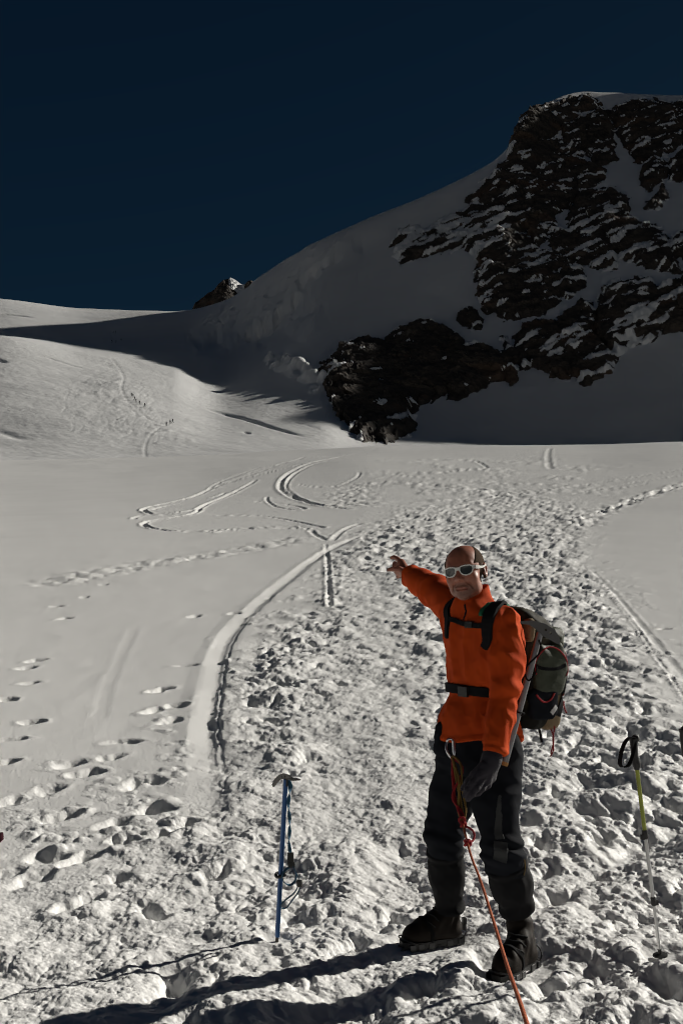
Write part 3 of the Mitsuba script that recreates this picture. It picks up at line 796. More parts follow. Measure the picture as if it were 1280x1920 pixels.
# ---------------------------------------------------------------- materials of the people and their gear
def _weave(p, n, uv):
    return mikit.fbm(p.x * 260, p.y * 260, p.z * 260, 2)
def _fleece(p, n, uv):
    a = mikit.fbm(p.x * 14, p.y * 14, p.z * 14, 3)
    return mikit.mix((0.32, 0.033, 0.0055), (0.45, 0.058, 0.008), a)
scene['fleece'] = bump(principled(mikit.proc(_fleece), 0.9, specular=0.1, sheen=0.25, sheen_tint=0.8), _weave, 0.0012)
def _skin(p, n, uv):
    a = mikit.fbm(p.x * 40, p.y * 40, p.z * 40, 3)
    c = mikit.mix((0.23, 0.078, 0.047), (0.32, 0.122, 0.076), a)
    d = [p.x - float(HC[0]), p.y - float(HC[1]), p.z - float(HC[2])]
    x, y, z = (sum(d[k] * float(HR[k, m]) for k in range(3)) for m in range(3))        # head coordinates
    q = dr.sqrt(dr.square(x / 0.058) + dr.square((z + 0.085) / 0.040))
    beard = (1 - mikit.smoothstep(0.75, 1.15, q)) * mikit.smoothstep(0.02, 0.05, y)
    lip = (1 - mikit.smoothstep(0.7, 1.0, dr.sqrt(dr.square(x / 0.026) + dr.square((z + 0.071) / 0.010)))) * mikit.smoothstep(0.06, 0.075, y)
    c = mikit.mix(c, (0.085, 0.046, 0.034), 0.55 * beard * (1 - lip) * (0.6 + 0.8 * mikit.noise(p.x * 900, p.y * 900, p.z * 900)))
    return mikit.mix(c, (0.19, 0.05, 0.038), 0.4 * lip)
scene['skin'] = bump(principled(mikit.proc(_skin), 0.45, specular=0.45), lambda p, n, uv: mikit.fbm(p.x * 400, p.y * 400, p.z * 400, 2), 0.0004)
scene['hair'] = principled(mikit.proc(lambda p, n, uv: mikit.mix((0.020, 0.013, 0.009), (0.085, 0.058, 0.040), mikit.noise(p.x * 500, p.y * 500, p.z * 500))), 0.95, specular=0.05)
def _cloth(p, n, uv):
    return mikit.mix((0.006, 0.0068, 0.009), (0.013, 0.0145, 0.019), mikit.fbm(p.x * 22, p.y * 22, p.z * 22, 3))
scene['dark_cloth'] = bump(principled(mikit.proc(_cloth), 0.85, specular=0.06), _weave, 0.0008)
scene['gaiter_cloth'] = bump(principled(mikit.proc(lambda p, n, uv: mikit.mix((0.005, 0.005, 0.006), (0.011, 0.011, 0.012), mikit.fbm(p.x * 30, p.y * 30, p.z * 30, 3))), 0.75, specular=0.1), _weave, 0.0008)
scene['grey_cloth'] = principled((0.035, 0.037, 0.038), 0.8, specular=0.2)
scene['glove_knit'] = bump(principled((0.032, 0.029, 0.036), 0.95, specular=0.1, sheen=0.8), lambda p, n, uv: mikit.fbm(p.x * 180, p.y * 180, p.z * 180, 2), 0.003)
scene['leather'] = bump(principled(mikit.proc(lambda p, n, uv: mikit.mix((0.008, 0.006, 0.005), (0.020, 0.014, 0.010), mikit.fbm(p.x * 35, p.y * 35, p.z * 35, 3))), 0.65, specular=0.15), _weave, 0.0006)
scene['black_webbing'] = bump(principled((0.009, 0.009, 0.010), 0.85, specular=0.08), _weave, 0.0006)
scene['green_webbing'] = principled((0.02, 0.13, 0.07), 0.8, specular=0.2)
scene['olive_nylon'] = bump(principled(mikit.proc(lambda p, n, uv: mikit.mix((0.024, 0.030, 0.018), (0.045, 0.052, 0.032), mikit.fbm(p.x * 20, p.y * 20, p.z * 20, 3))), 0.6, specular=0.3), _weave, 0.0008)
scene['tan_nylon'] = bump(principled((0.19, 0.14, 0.082), 0.7, specular=0.2), _weave, 0.0008)
scene['red_cord'] = principled((0.26, 0.018, 0.022), 0.8, specular=0.2)
scene['olive_cord'] = principled((0.16, 0.10, 0.03), 0.85, specular=0.1)
def _rope(p, n, uv):
    a = mikit.noise(p.x * 330, p.y * 330, p.z * 330)
    return mikit.mix((0.27, 0.050, 0.020), (0.40, 0.13, 0.055), mikit.smoothstep(0.35, 0.75, a))
scene['rope_sheath'] = bump(principled(mikit.proc(_rope), 0.8, specular=0.2), _weave, 0.001)
scene['steel'] = principled(mikit.proc(lambda p, n, uv: mikit.mix((0.03, 0.028, 0.026), (0.10, 0.092, 0.085), mikit.fbm(p.x * 60, p.y * 60, p.z * 60, 3))), 0.42, metallic=0.9)
scene['bright_metal'] = principled((0.72, 0.72, 0.73), 0.28, metallic=1.0)
scene['grey_alloy'] = principled((0.20, 0.20, 0.21), 0.45, metallic=0.55)
scene['silver_alloy'] = principled((0.50, 0.50, 0.50), 0.4, metallic=0.5)
scene['dark_steel'] = principled((0.06, 0.06, 0.062), 0.42, metallic=0.7)
scene['pack_cloth'] = bump(principled(mikit.proc(lambda p, n, uv: mikit.mix((0.010, 0.010, 0.008), (0.040, 0.036, 0.024), mikit.smoothstep(0.4, 0.62, mikit.fbm(p.x * 11, p.y * 11, p.z * 11, 3)))), 0.75, specular=0.15), _weave, 0.0008)
scene['blue_alloy'] = principled(mikit.proc(lambda p, n, uv: mikit.mix((0.012, 0.045, 0.14), (0.022, 0.08, 0.21), mikit.fbm(p.x * 50, p.y * 50, p.z * 9, 3))), 0.32, metallic=0.6, specular=0.6)
scene['blue_webbing'] = bump(principled((0.03, 0.085, 0.14), 0.8, specular=0.2), _weave, 0.0006)
scene['black_plastic'] = principled((0.013, 0.013, 0.013), 0.5, specular=0.4)
scene['white_plastic'] = principled((0.58, 0.57, 0.54), 0.35, specular=0.5, clearcoat=0.3)
scene['dark_lens'] = principled((0.012, 0.015, 0.014), 0.12, specular=0.6, clearcoat=1.0)
scene['lime_alloy'] = principled(mikit.proc(lambda p, n, uv: mikit.mix((0.19, 0.22, 0.010), (0.28, 0.31, 0.016), mikit.noise(p.x * 80, p.y * 80, p.z * 40))), 0.35, specular=0.5, clearcoat=0.4)
scene['maroon_foam'] = principled((0.045, 0.012, 0.018), 0.9, specular=0.1)
scene['cork'] = principled((0.32, 0.17, 0.06), 0.8, specular=0.2)
scene['silver_label'] = principled((0.45, 0.45, 0.44), 0.5, specular=0.3)
# ---------------------------------------------------------------- the pointing man
MAN = 'person'
fT, rT = np.array([-0.866, -0.5, 0]), np.array([-0.5, 0.866, 0])        # chest direction, his right
def mid(px, d=4.40):
    return ((px - CX) / F * d, d)
def trow(z, px, a, b):
    return (z, *mid(px), a, b)
torso = loft([trow(1.535, 889, 0.060, 0.060), trow(1.49, 893, 0.098, 0.086), trow(1.45, 900, 0.165, 0.105), trow(1.40, 905, 0.188, 0.122), trow(1.30, 906, 0.184, 0.134), trow(1.20, 906, 0.174, 0.134),
              trow(1.125, 905, 0.163, 0.124), trow(1.05, 902, 0.172, 0.142), trow(0.97, 898, 0.182, 0.154), trow(0.90, 897, 0.184, 0.158)], fT, rT, 2.3)
LS, LE, LW = at(941, 1170, 4.27), at(947, 1296, 4.19), at(924, 1414, 4.10)
RS, RE, RW = at(868, 1146, 4.55), at(814, 1107, 4.77), at(767, 1078, 4.98)
arm_l = chain([LS, 0.5 * (LS + LE) + [0.004, 0, 0], LE, 0.5 * (LE + LW), LW + (LW - LE) * 0.03], [0.077, 0.073, 0.057, 0.051, 0.046], 0.03)
arm_r = chain([RS, 0.5 * (RS + RE) + [0, 0, -0.008], RE, 0.5 * (RE + RW), RW], [0.082, 0.078, 0.068, 0.060, 0.050], 0.03)
NB, NT = at(889, 1134, 4.41), at(885, 1098, 4.41)
def collar(P):
    d = cap(NB, NT + (NT - NB) * 0.5, 0.076, 0.064)(P)
    tilt = (P - at(884, 1108, 4.41)) @ np.array([-0.42, -0.12, 0.90])
    return smax(np.maximum(d, -(d + 0.007) * (tilt > -0.03) - 1 * (tilt <= -0.03)), tilt, 0.006)
def ridge(v, p=1.6):
    return (1 - np.abs(2 * v - 1)) ** p
def folds(P):
    x, y, z = P.T
    a = meshkit.fbm(np.stack([x * 5 + 6 * z, y * 5 + 5 * z, z * 5], -1), 3, 101) - 0.5
    b = ridge(meshkit.fbm(np.stack([x * 7 - 5 * z, y * 7, z * 6 + x * 3], -1), 2, 105))          # slanting pulls
    c = ridge(meshkit.fbm(np.stack([x * 12, y * 12, z * 2.2 + x * 2], -1), 2, 108))              # hanging drapes
    d = ridge(meshkit.fbm(np.stack([x * 20 + 8 * z, y * 20, z * 9], -1), 2, 118))
    w = 1 - 0.75 * np.exp(-((z - 1.128) / 0.035) ** 2)
    return w * (0.014 * a - 0.011 * (b - 0.55) - 0.018 * (c - 0.55) - 0.006 * (d - 0.55)) + 0.003
def sleeve_folds(P):
    """Rings of creases at the elbows and cuffs."""
    out = 0
    for A, B, seed in ((LE, LW, 111), (RE, RW, 112), (LS, LE, 113), (RS, RE, 114)):
        ab = B - A
        t = (P - A) @ ab / (ab @ ab)
        near = np.exp(-(np.linalg.norm(P - A - np.clip(t, 0, 1)[:, None] * ab, axis=1) / 0.10) ** 4)
        w = np.exp(-((t - 0.02) / 0.22) ** 2) + 1.0 * np.exp(-((t - 0.95) / 0.16) ** 2)
        ph = t * 24 + P @ np.array([14.0, 9, 0]) + 7 * meshkit.noise(P * 8, seed)
        out = out + 0.0055 * near * w * np.sin(ph) * (0.25 + 1.5 * meshkit.noise(P * 14, seed + 9))
    return out
HEM = 0.932
def jacket_raw(P):
    d = smin(smin(torso(P), arm_l(P), 0.035), arm_r(P), 0.06)
    return smin(d, collar(P), 0.012)
def jacket(P):
    d = jacket_raw(P) + folds(P) * sstep(1.56, 1.48, P[:, 2]) + sleeve_folds(P)
    hem = HEM + 0.012 * np.sin(P[:, 0] * 23 + 1) - P[:, 2]
    arm = np.minimum(arm_l(P), arm_r(P))
    d = d + 0.0035 * np.exp(-((hem + 0.030) / 0.004) ** 2) * (arm > 0.01)
    d = np.where(arm < 0.03, d, smax(d, hem, 0.014))
    cl = (P - LW) @ ((LW - LE) / np.linalg.norm(LW - LE))
    cr = (P - RW) @ ((RW - RE) / np.linalg.norm(RW - RE))
    d = d + 0.0035 * np.exp(-((cl + 0.026) / 0.004) ** 2) * (np.linalg.norm(P - LW, axis=1) < 0.12) + 0.0035 * np.exp(-((cr + 0.026) / 0.004) ** 2) * (np.linalg.norm(P - RW, axis=1) < 0.12)
    d = smax(d, np.where(np.linalg.norm(P - LW, axis=1) < 0.16, cl, -1), 0.012)
    return smax(d, np.where(np.linalg.norm(P - RW, axis=1) < 0.12, cr, -1), 0.012)
m = soft(net(jacket, [0.28, 4.0, 0.84], [0.86, 5.06, 1.68], 0.0052), 3)
put('person__jacket', m, 'fleece', smooth=True)
tag('person__jacket', 'orange fleece pullover with stand-up collar')
# zip at the throat and chest pocket seam
zp = strap_on(jacket, [at(861, 1122, 4.30), at(858, 1140, 4.30), at(855, 1160, 4.31)], 0.008, 0.003, 0.001, 24)
put('person__jacket__zip', zp, 'dark_cloth', smooth=30)

# head: local axes right, forward, up
yaw, roll = math.radians(23), math.radians(9)
hf = np.array([-math.sin(yaw), -math.cos(yaw), 0.0])
hr0 = np.cross(hf, [0, 0, 1])
hu = math.cos(roll) * np.array([0, 0, 1.0]) + math.sin(roll) * hr0
HR = np.stack([np.cross(hf, hu), hf, hu], 1)
HC = at(872, 1073, 4.38)
def local(fn):
    return lambda P: fn((P - HC) @ HR)
def hp(*v):
    return HC + HR @ np.array(v, float)
def head_fn(P):
    d = smin(ell((0, -0.014, 0.034), (0.076, 0.098, 0.079))(P), ell((0, 0.030, 0.000), (0.066, 0.064, 0.088))(P), 0.03)
    d = smin(d, ell((0, 0.032, -0.066), (0.056, 0.053, 0.047))(P), 0.035)
    d = smin(d, ell((0, 0.074, -0.097), (0.024, 0.018, 0.020))(P), 0.025)
    X = P * np.array([1, 1, 1.0])
    A = X.copy(); A[:, 0] = np.abs(A[:, 0])
    d = smin(d, ell((0.040, 0.060, -0.032), (0.022, 0.020, 0.022))(A), 0.025)
    d = smin(d, ell((0.046, 0.022, -0.070), (0.016, 0.035, 0.022))(A), 0.02)
    d = smin(d, cap((0, 0.084, 0.026), (0.040, 0.070, 0.028), 0.013, 0.010)(A), 0.015)
    d = smax(d, -ell((0.032, 0.100, 0.004), (0.020, 0.016, 0.012))(A), 0.012)
    d = smin(d, cap((0, 0.090, 0.014), (0, 0.112, -0.028), 0.008, 0.012)(P), 0.010)
    d = smin(d, ell((0.012, 0.101, -0.033), (0.008, 0.011, 0.008))(A), 0.006)
    d = smin(d, ell((0, 0.083, -0.0645), (0.028, 0.011, 0.005))(P), 0.008)
    d = smin(d, ell((0, 0.0825, -0.0775), (0.023, 0.011, 0.006))(P), 0.008)
    crease = union(0.002, cap((0, 0.0965, -0.0715), (0.020, 0.089, -0.0695), 0.0028, 0.0024), cap((0.020, 0.089, -0.0695), (0.031, 0.079, -0.0650), 0.0022, 0.0008))(A)
    d = smax(d, -crease, 0.003)
    fold = union(0.004, cap((0.017, 0.098, -0.034), (0.034, 0.080, -0.052), 0.0035, 0.003), cap((0.034, 0.080, -0.052), (0.040, 0.068, -0.072), 0.003, 0.002))(A)
    d = smax(d, -fold, 0.006)
    th = math.radians(14)
    E = np.array([[1, 0, 0], [0, math.cos(th), -math.sin(th)], [0, math.sin(th), math.cos(th)]])
    ear = ell((0.081, -0.014, -0.004), (0.010, 0.019, 0.033), E)(A)
    ear = smax(ear, -ell((0.090, -0.008, -0.001), (0.008, 0.010, 0.019), E)(A), 0.004)
    ear = smin(ear, ell((0.082, 0.004, -0.006), (0.005, 0.004, 0.007))(A), 0.004)
    return smin(d, ear, 0.006)
def hand_chain(pts, r, k=0.006):
    return chain([at(*p) for p in pts], r, k)
palm = union(0.012, cap(at(762, 1075, 4.995), at(752, 1056, 5.045), 0.025, 0.021), cap(at(762, 1076, 4.995), at(748, 1072, 5.05), 0.025, 0.021), cap(at(764, 1076, 4.99), at(746, 1064, 5.06), 0.026, 0.021))
fingers = [hand_chain([(751, 1053, 5.05), (744.5, 1047.5, 5.085), (738.5, 1044.8, 5.10), (733.5, 1045.6, 5.11)], [0.0115, 0.0100, 0.0092, 0.0078]),
           hand_chain([(747, 1059, 5.06), (740, 1056.5, 5.10), (739, 1062, 5.085), (745, 1064, 5.06)], [0.0115, 0.0102, 0.0095, 0.0085]),
           hand_chain([(747, 1066, 5.06), (741, 1066, 5.10), (742, 1072, 5.085), (748, 1072, 5.06)], [0.011, 0.0098, 0.009, 0.008]),
           hand_chain([(750, 1073, 5.05), (746, 1077, 5.08), (745.5, 1081, 5.07), (750, 1081, 5.05)], [0.0105, 0.0092, 0.0085, 0.0075]),
           hand_chain([(759, 1073, 4.985), (748, 1067, 4.985), (738, 1066.5, 4.99), (728, 1068.5, 5.00)], [0.0165, 0.0130, 0.0108, 0.0085], 0.008)]
def body_fn(P):
    d = local(head_fn)(P)
    d = smin(d, cap(hp(0, -0.028, -0.075), NB + [0, 0, -0.02], 0.054, 0.060)(P), 0.025)
    d = smin(d, cap(NB + [0, 0, -0.04], at(904, 1260, 4.40), 0.06, 0.09)(P), 0.04)
    d = smin(d, chain([NB + [0, 0, -0.05], RS, RE, RW + (RE - RW) * 0.1, at(761, 1074, 5.0)], [0.05, 0.045, 0.038, 0.030, 0.026], 0.02)(P), 0.03)
    d = smin(d, palm(P), 0.012)
    for f in fingers:
        d = smin(d, f(P), 0.005)
    return d
m = soft(net(body_fn, [0.18, 4.22, 1.12], [0.72, 5.16, 1.775], 0.0031), 2)
put('person', m, 'skin', smooth=True)
tag('person', 'person in orange fleece and white sunglasses standing in crampons, bare right hand pointing uphill', 'person')
def hair_fn(P):
    x, y, z = P.T
    ax_ = np.abs(x)
    top = 0.076 - 0.8 * np.maximum(z - 0.03, 0) - 0.09 * np.clip(1 - ax_ / 0.066, 0, 1)
    low = np.where(ax_ > 0.045, 0.040 + 0.18 * (z - 0.03), -0.04)
    line = np.where(z > 0.03, top, low) + 0.005 * (meshkit.noise(P * 160, 78) - 0.5)
    d = head_fn(P) + 0.0012 - np.clip((line - y) / 0.014, 0, 1) * (0.0030 + 0.002 * meshkit.noise(P * 420, 77))
    d = np.maximum(d, y - line)
    d = np.maximum(d, -0.052 + 0.25 * np.maximum(y, -0.03) - z)
    A = np.stack([np.abs(x), y, z], 1)
    return np.maximum(d, -(ell((0.083, -0.014, -0.004), (0.016, 0.024, 0.036))(A)))
m = net(hair_fn, [-0.10, -0.13, -0.08], [0.10, 0.07, 0.13], 0.0023)
put('person__hair', (m[0] @ HR.T + HC, m[1]), 'hair', smooth=True)
tag('person__hair', 'short cropped greying hair, receding at the front')

# sunglasses
from shapely.geometry import Polygon, box as sbox, Point
from shapely import affinity
def lens_poly(s):
    from scipy.interpolate import make_interp_spline
    k = np.array([(0.0105, 0.006), (0.013, 0.0125), (0.022, 0.0155), (0.038, 0.0160), (0.053, 0.0140), (0.0595, 0.007), (0.058, -0.004), (0.050, -0.0135), (0.036, -0.0180), (0.021, -0.0155), (0.0125, -0.006), (0.0105, 0.006)])
    q = make_interp_spline(np.linspace(0, 1, len(k)), k, k=3, bc_type='periodic')(np.linspace(0, 1, 60)[:-1])
    return Polygon(q * [s, 1])
lensL, lensR = lens_poly(1), lens_poly(-1)
outer = lensL.buffer(0.0045).union(lensR.buffer(0.0045)).union(sbox(-0.014, 0.002, 0.014, 0.0150)).union(sbox(0.055, 0.000, 0.073, 0.0165)).union(sbox(-0.073, 0.000, -0.055, 0.0165)).buffer(0.004).buffer(-0.006).buffer(0.002)
def bend(poly, depth, y0, R=0.088):
    m = trimesh.creation.extrude_polygon(poly.segmentize(0.003), depth, engine='earcut')
    m = m.subdivide()
    s, z, t = m.vertices.T
    m.vertices = np.stack([(R + t) * np.sin(s / R), y0 + t - R + R * np.cos(s / R) - 0 * t, z + 0.004 + t * 0], 1)
    m.vertices = m.vertices @ HR.T + HC
    m.fix_normals()
    return m
put('person__sunglasses', bend(outer.difference(lensL).difference(lensR), 0.0050, 0.106), 'white_plastic', smooth=35)
tag('person__sunglasses', 'white framed wraparound sunglasses with dark lenses')
for key, p in (('person__sunglasses__lens', lensL), ('person__sunglasses__lens_001', lensR)):
    put(key, bend(p.buffer(0.0008), 0.002, 0.1075), 'dark_lens', smooth=35)
for key, s in (('person__sunglasses__temple', 1), ('person__sunglasses__temple_001', -1)):
    pth = smooth_path([(s * 0.0655, 0.064, 0.0115), (s * 0.075, 0.040, 0.010), (s * 0.083, 0.008, 0.012), (s * 0.086, -0.012, 0.016), (s * 0.084, -0.030, 0.006)], 20) @ HR.T + HC
    wd = np.interp(np.linspace(0, 1, 20), [0, 0.4, 1], [0.016, 0.010, 0.004])
    put(key, band(pth, wd, 0.0035, np.repeat((HR @ np.array([s, 0.1, 0]))[None], 20, 0)), 'white_plastic', smooth=30)
put('person__sunglasses__cord', tube([hp(-0.084, 0.010, 0.006), hp(-0.086, 0.004, -0.02), hp(-0.082, -0.008, -0.042), hp(-0.070, -0.03, -0.050)], 0.0012, 24, 6), 'white_plastic', smooth=True)

# trousers
pelvis = loft([trow(1.00, 899, 0.160, 0.125), trow(0.92, 899, 0.172, 0.135), trow(0.86, 899, 0.172, 0.135), trow(0.80, 898, 0.15, 0.12)], fT, rT, 2.2)
RH, RK, RA = at(866, 1420, 4.47), at(832, 1562, 4.50), at(843, 1722, 4.60)
LH, LK, LA = at(927, 1420, 4.33), at(941, 1592, 4.23), at(972, 1752, 4.33)
leg_r = chain([RH, 0.5 * (RH + RK), RK, RK + 0.5 * (RA - RK)], [0.112, 0.094, 0.078, 0.074], 0.04)
leg_l = chain([LH, 0.5 * (LH + LK) + [-0.01, 0, 0], LK, LK + 0.5 * (LA - LK)], [0.112, 0.092, 0.079, 0.076], 0.04)
def leg_folds(P, K, seed):
    r = np.linalg.norm(P - K, axis=1)
    q = P @ np.array([0.35, 0.2, 1.0])
    ring = np.sin(q * 105 + 5 * meshkit.noise(P * 9, seed)) * np.exp(-((P[:, 2] - K[2]) / 0.07) ** 2) * 0.0095 * meshkit.noise(P * 13, seed + 40) * (r < 0.25)
    return ring
def trousers(P):
    d = smin(smin(pelvis(P), leg_r(P), 0.04), leg_l(P), 0.04) if False else smin(pelvis(P), np.minimum(leg_r(P), leg_l(P)), 0.05)
    x, y, z = P.T
    d = d + 0.020 * (meshkit.fbm(np.stack([x * 8 + z * 3, y * 8, z * 5], -1), 3, 121) - 0.5) + leg_folds(P, RK, 122) + leg_folds(P, LK, 123)
    d = d + 0.012 * (np.abs(2 * meshkit.fbm(np.stack([x * 6 + 9 * z, y * 6, z * 9], -1), 2, 124) - 1) - 0.3)
    return np.maximum(d, np.maximum(0.40 - z, z - 0.99))
m = soft(net(trousers, [0.30, 4.05, 0.38], [0.86, 4.72, 1.0], 0.0056), 3)
put('person__trousers', m, 'dark_cloth', smooth=True)
tag('person__trousers', 'black mountain trousers creased at the knees')
put('person__trousers__side_panel', strap_on(trousers, [at(940, 1490, 4.16), at(936, 1530, 4.14), at(934, 1574, 4.13)], np.interp(np.linspace(0, 1, 40), [0, 1], [0.012, 0.036]), 0.004, 0.0, 40), 'grey_cloth', smooth=30)
put('person__trousers__knee_patch', strap_on(trousers, [at(938, 1578, 4.13), at(938, 1600, 4.13), at(936, 1616, 4.14)], 0.055, 0.005, 0.0005, 24), 'grey_cloth', smooth=30)

# gaiters
def gaiter(key, K, A, fwd, seed, r):
    top, bot = K + 0.20 * (A - K), A + np.array([0, 0, 0.02])
    base = chain([top, 0.55 * top + 0.45 * bot, bot], r, 0.03)
    ax = (bot - top) / np.linalg.norm(bot - top)
    L = np.linalg.norm(bot - top)
    def fn(P):
        t = (P - top) @ ax
        d = base(P) + 0.018 * (meshkit.fbm(np.stack([P[:, 0] * 9, P[:, 1] * 9, P[:, 2] * 7], -1), 3, seed) - 0.5)
        d = d + 0.0045 * np.sin(t * 70 + 6 * meshkit.noise(P * 8, seed + 1)) * sstep(0.55 * L, L, t) - 0.005 * np.exp(-((t - 0.012) / 0.010) ** 2) + 0.004 * np.exp(-((t - 0.035) / 0.010) ** 2)
        d = d - 0.005 * np.exp(-((t - L + 0.015) / 0.018) ** 2) + 0.004 * np.exp(-((t - L + 0.055) / 0.018) ** 2) - 0.007 * (ridge(meshkit.fbm(np.stack([P[:, 0] * 13, P[:, 1] * 13, P[:, 2] * 10 + P[:, 0] * 8], -1), 2, seed + 3)) - 0.5)
        return smax(d, np.maximum(-t, t - L), 0.008)
    lo, hi = np.minimum(top, bot) - 0.14, np.maximum(top, bot) + 0.14
    put(key, soft(net(fn, lo, hi, 0.005), 3), 'gaiter_cloth', smooth=True)
    return fn
RB = np.array([at(812, 1768, 4.60)[0], 4.60, 0.0])      # ground points under the boots
LB = np.array([at(966, 1822, 4.26)[0], 4.26, 0.0])
g_r = gaiter('person__gaiter', RK, at(843, 1712, 4.60), None, 131, [0.077, 0.075, 0.062])
g_l = gaiter('person__gaiter_001', LK, at(971, 1718, 4.32), None, 135, [0.081, 0.078, 0.066])
tag('person__gaiter', 'black gaiter on his right shin')
tag('person__gaiter_001', 'black gaiter on his left shin, wider at the calf')
put('person__gaiter_001__lace', tube([at(980, 1605, 4.19), at(984, 1620, 4.19), at(982, 1640, 4.20), at(975, 1652, 4.20)], 0.002, 30, 6), 'olive_cord', smooth=True)

# boots with crampons
def boot(key, toe, heel, ankle, label):
    toe, heel = np.array(toe, float), np.array(heel, float)
    R = frame(np.array([*(toe - heel)[:2], 0]))
    c = np.array([*(0.5 * (toe + heel))[:2], toe[2] * 0.5 + heel[2] * 0.5])
    sh = (ankle - c) @ R
    def fn(P):
        q = (P - c) @ R
        foot = union(0.03, cap((0, -0.085, 0.058), (0.004, 0.060, 0.052), 0.046, 0.050), cap((0.004, 0.060, 0.052), (0.002, 0.108, 0.046), 0.050, 0.040),
                     cap((0, -0.03, 0.115), (0.002, 0.085, 0.062), 0.048, 0.036), cap((0, -0.065, 0.07), (sh[0], sh[1], max(0.17, sh[2])), 0.048, 0.056))(q)
        foot = foot + 0.006 * (meshkit.fbm(q * np.array([14, 18, 18]), 3, 141) - 0.5) + 0.0025 * np.sin(q[:, 1] * 150 + q[:, 2] * 60) * np.exp(-((q[:, 2] - 0.12) / 0.04) ** 2)
        return smax(foot, 0.026 - q[:, 2], 0.006)
    lo = np.minimum(np.minimum(toe, heel), ankle) - 0.12
    hi = np.maximum(np.maximum(toe, heel), ankle) + 0.12
    put(key, soft(net(fn, lo, hi, 0.0042), 2), 'leather', smooth=True)
    tag(key, label)
    M = np.eye(4); M[:3, :3] = R; M[:3, 3] = c
    out = Polygon([(-0.036, -0.125), (-0.042, -0.06), (-0.038, 0.0), (-0.050, 0.06), (-0.044, 0.115), (-0.018, 0.148), (0.018, 0.148), (0.044, 0.115), (0.050, 0.06), (0.038, 0.0), (0.042, -0.06), (0.036, -0.125)]).buffer(0.008)
    s = trimesh.creation.extrude_polygon(out, 0.026, engine='earcut'); s.apply_translation([0, 0, 0.008]); s.apply_transform(M)
    put(key + '__sole', s, 'black_plastic', smooth=30)
    parts = []
    for sx in (-1, 1):
        for y in (-0.11, -0.055, 0.035, 0.085, 0.125):
            w = 0.046 if y > 0 else 0.04
            sp = trimesh.creation.cone(0.011, 0.036, sections=6); sp.apply_transform(trimesh.transformations.rotation_matrix(math.pi, [1, 0, 0])); sp.apply_translation([sx * w, y, 0.010])
            parts.append(sp)
            parts.append(boxm((0.004, 0.026, 0.026), (sx * (w + 0.010), y, 0.016)))
        sp = trimesh.creation.cone(0.009, 0.055, sections=6); sp.apply_transform(trimesh.transformations.rotation_matrix(math.radians(-118), [1, 0, 0])); sp.apply_translation([sx * 0.022, 0.140, 0.012])
        parts.append(sp)
        parts.append(tube([(sx * 0.050, 0.10, 0.014), (sx * 0.047, 0.03, 0.012), (sx * 0.043, -0.04, 0.012), (sx * 0.042, -0.12, 0.014)], 0.0045, 12, 6))
    parts.append(boxm((0.10, 0.014, 0.006), (0, 0.10, 0.005))); parts.append(boxm((0.09, 0.014, 0.006), (0, -0.08, 0.005)))
    parts.append(tube([(-0.046, 0.105, 0.03), (-0.036, 0.148, 0.046), (0, 0.163, 0.050), (0.036, 0.148, 0.046), (0.046, 0.105, 0.03)], 0.003, 20, 6))
    parts.append(tube([(-0.046, -0.10, 0.02), (-0.036, -0.140, 0.065), (0, -0.148, 0.078), (0.036, -0.140, 0.065), (0.046, -0.10, 0.02)], 0.003, 20, 6))
    parts.append(boxm((0.022, 0.014, 0.055), (0, -0.148, 0.075)))
    cr = cat(*parts); cr.apply_transform(M)
    put(key + '__crampon', cr, 'dark_steel', smooth=30)
    st = [(-0.052, 0.03, 0.035), (-0.046, 0.035, 0.08), (-0.018, 0.05, 0.108), (0.018, 0.05, 0.108), (0.046, 0.035, 0.08), (0.052, 0.03, 0.035)]
    P = onto(fn, smooth_path(st, 30) @ R.T + c, 0.003)
    put(key + '__strap', band(P, 0.016, 0.003, grad(fn, P)), 'black_webbing', smooth=30)
    for k, (yy, zz) in enumerate(((0.035, 0.098), (0.012, 0.122), (-0.008, 0.15))):
        P = onto(fn, smooth_path([(-0.032, yy - 0.02, zz - 0.01), (0, yy + 0.012, zz + 0.012), (0.032, yy - 0.02, zz - 0.01)], 16) @ R.T + c, 0.002)
        put(key + '__lace' + (f'_{k:03d}' if k else ''), tube(P, 0.0024, 0, 6), 'grey_cloth', smooth=True)
boot('person__boot', at(757, 1764, 4.53) * [1, 1, 0] + [0, 0, 0.0], at(868, 1764, 4.63) * [1, 1, 0], at(842, 1722, 4.61), 'black leather boot on his right foot with a steel crampon, toe to the left')
boot('person__boot_001', at(931, 1830, 4.13) * [1, 1, 0], at(1000, 1810, 4.37) * [1, 1, 0], at(973, 1745, 4.335), 'black leather boot on his left foot with a steel crampon, toe towards the viewer')

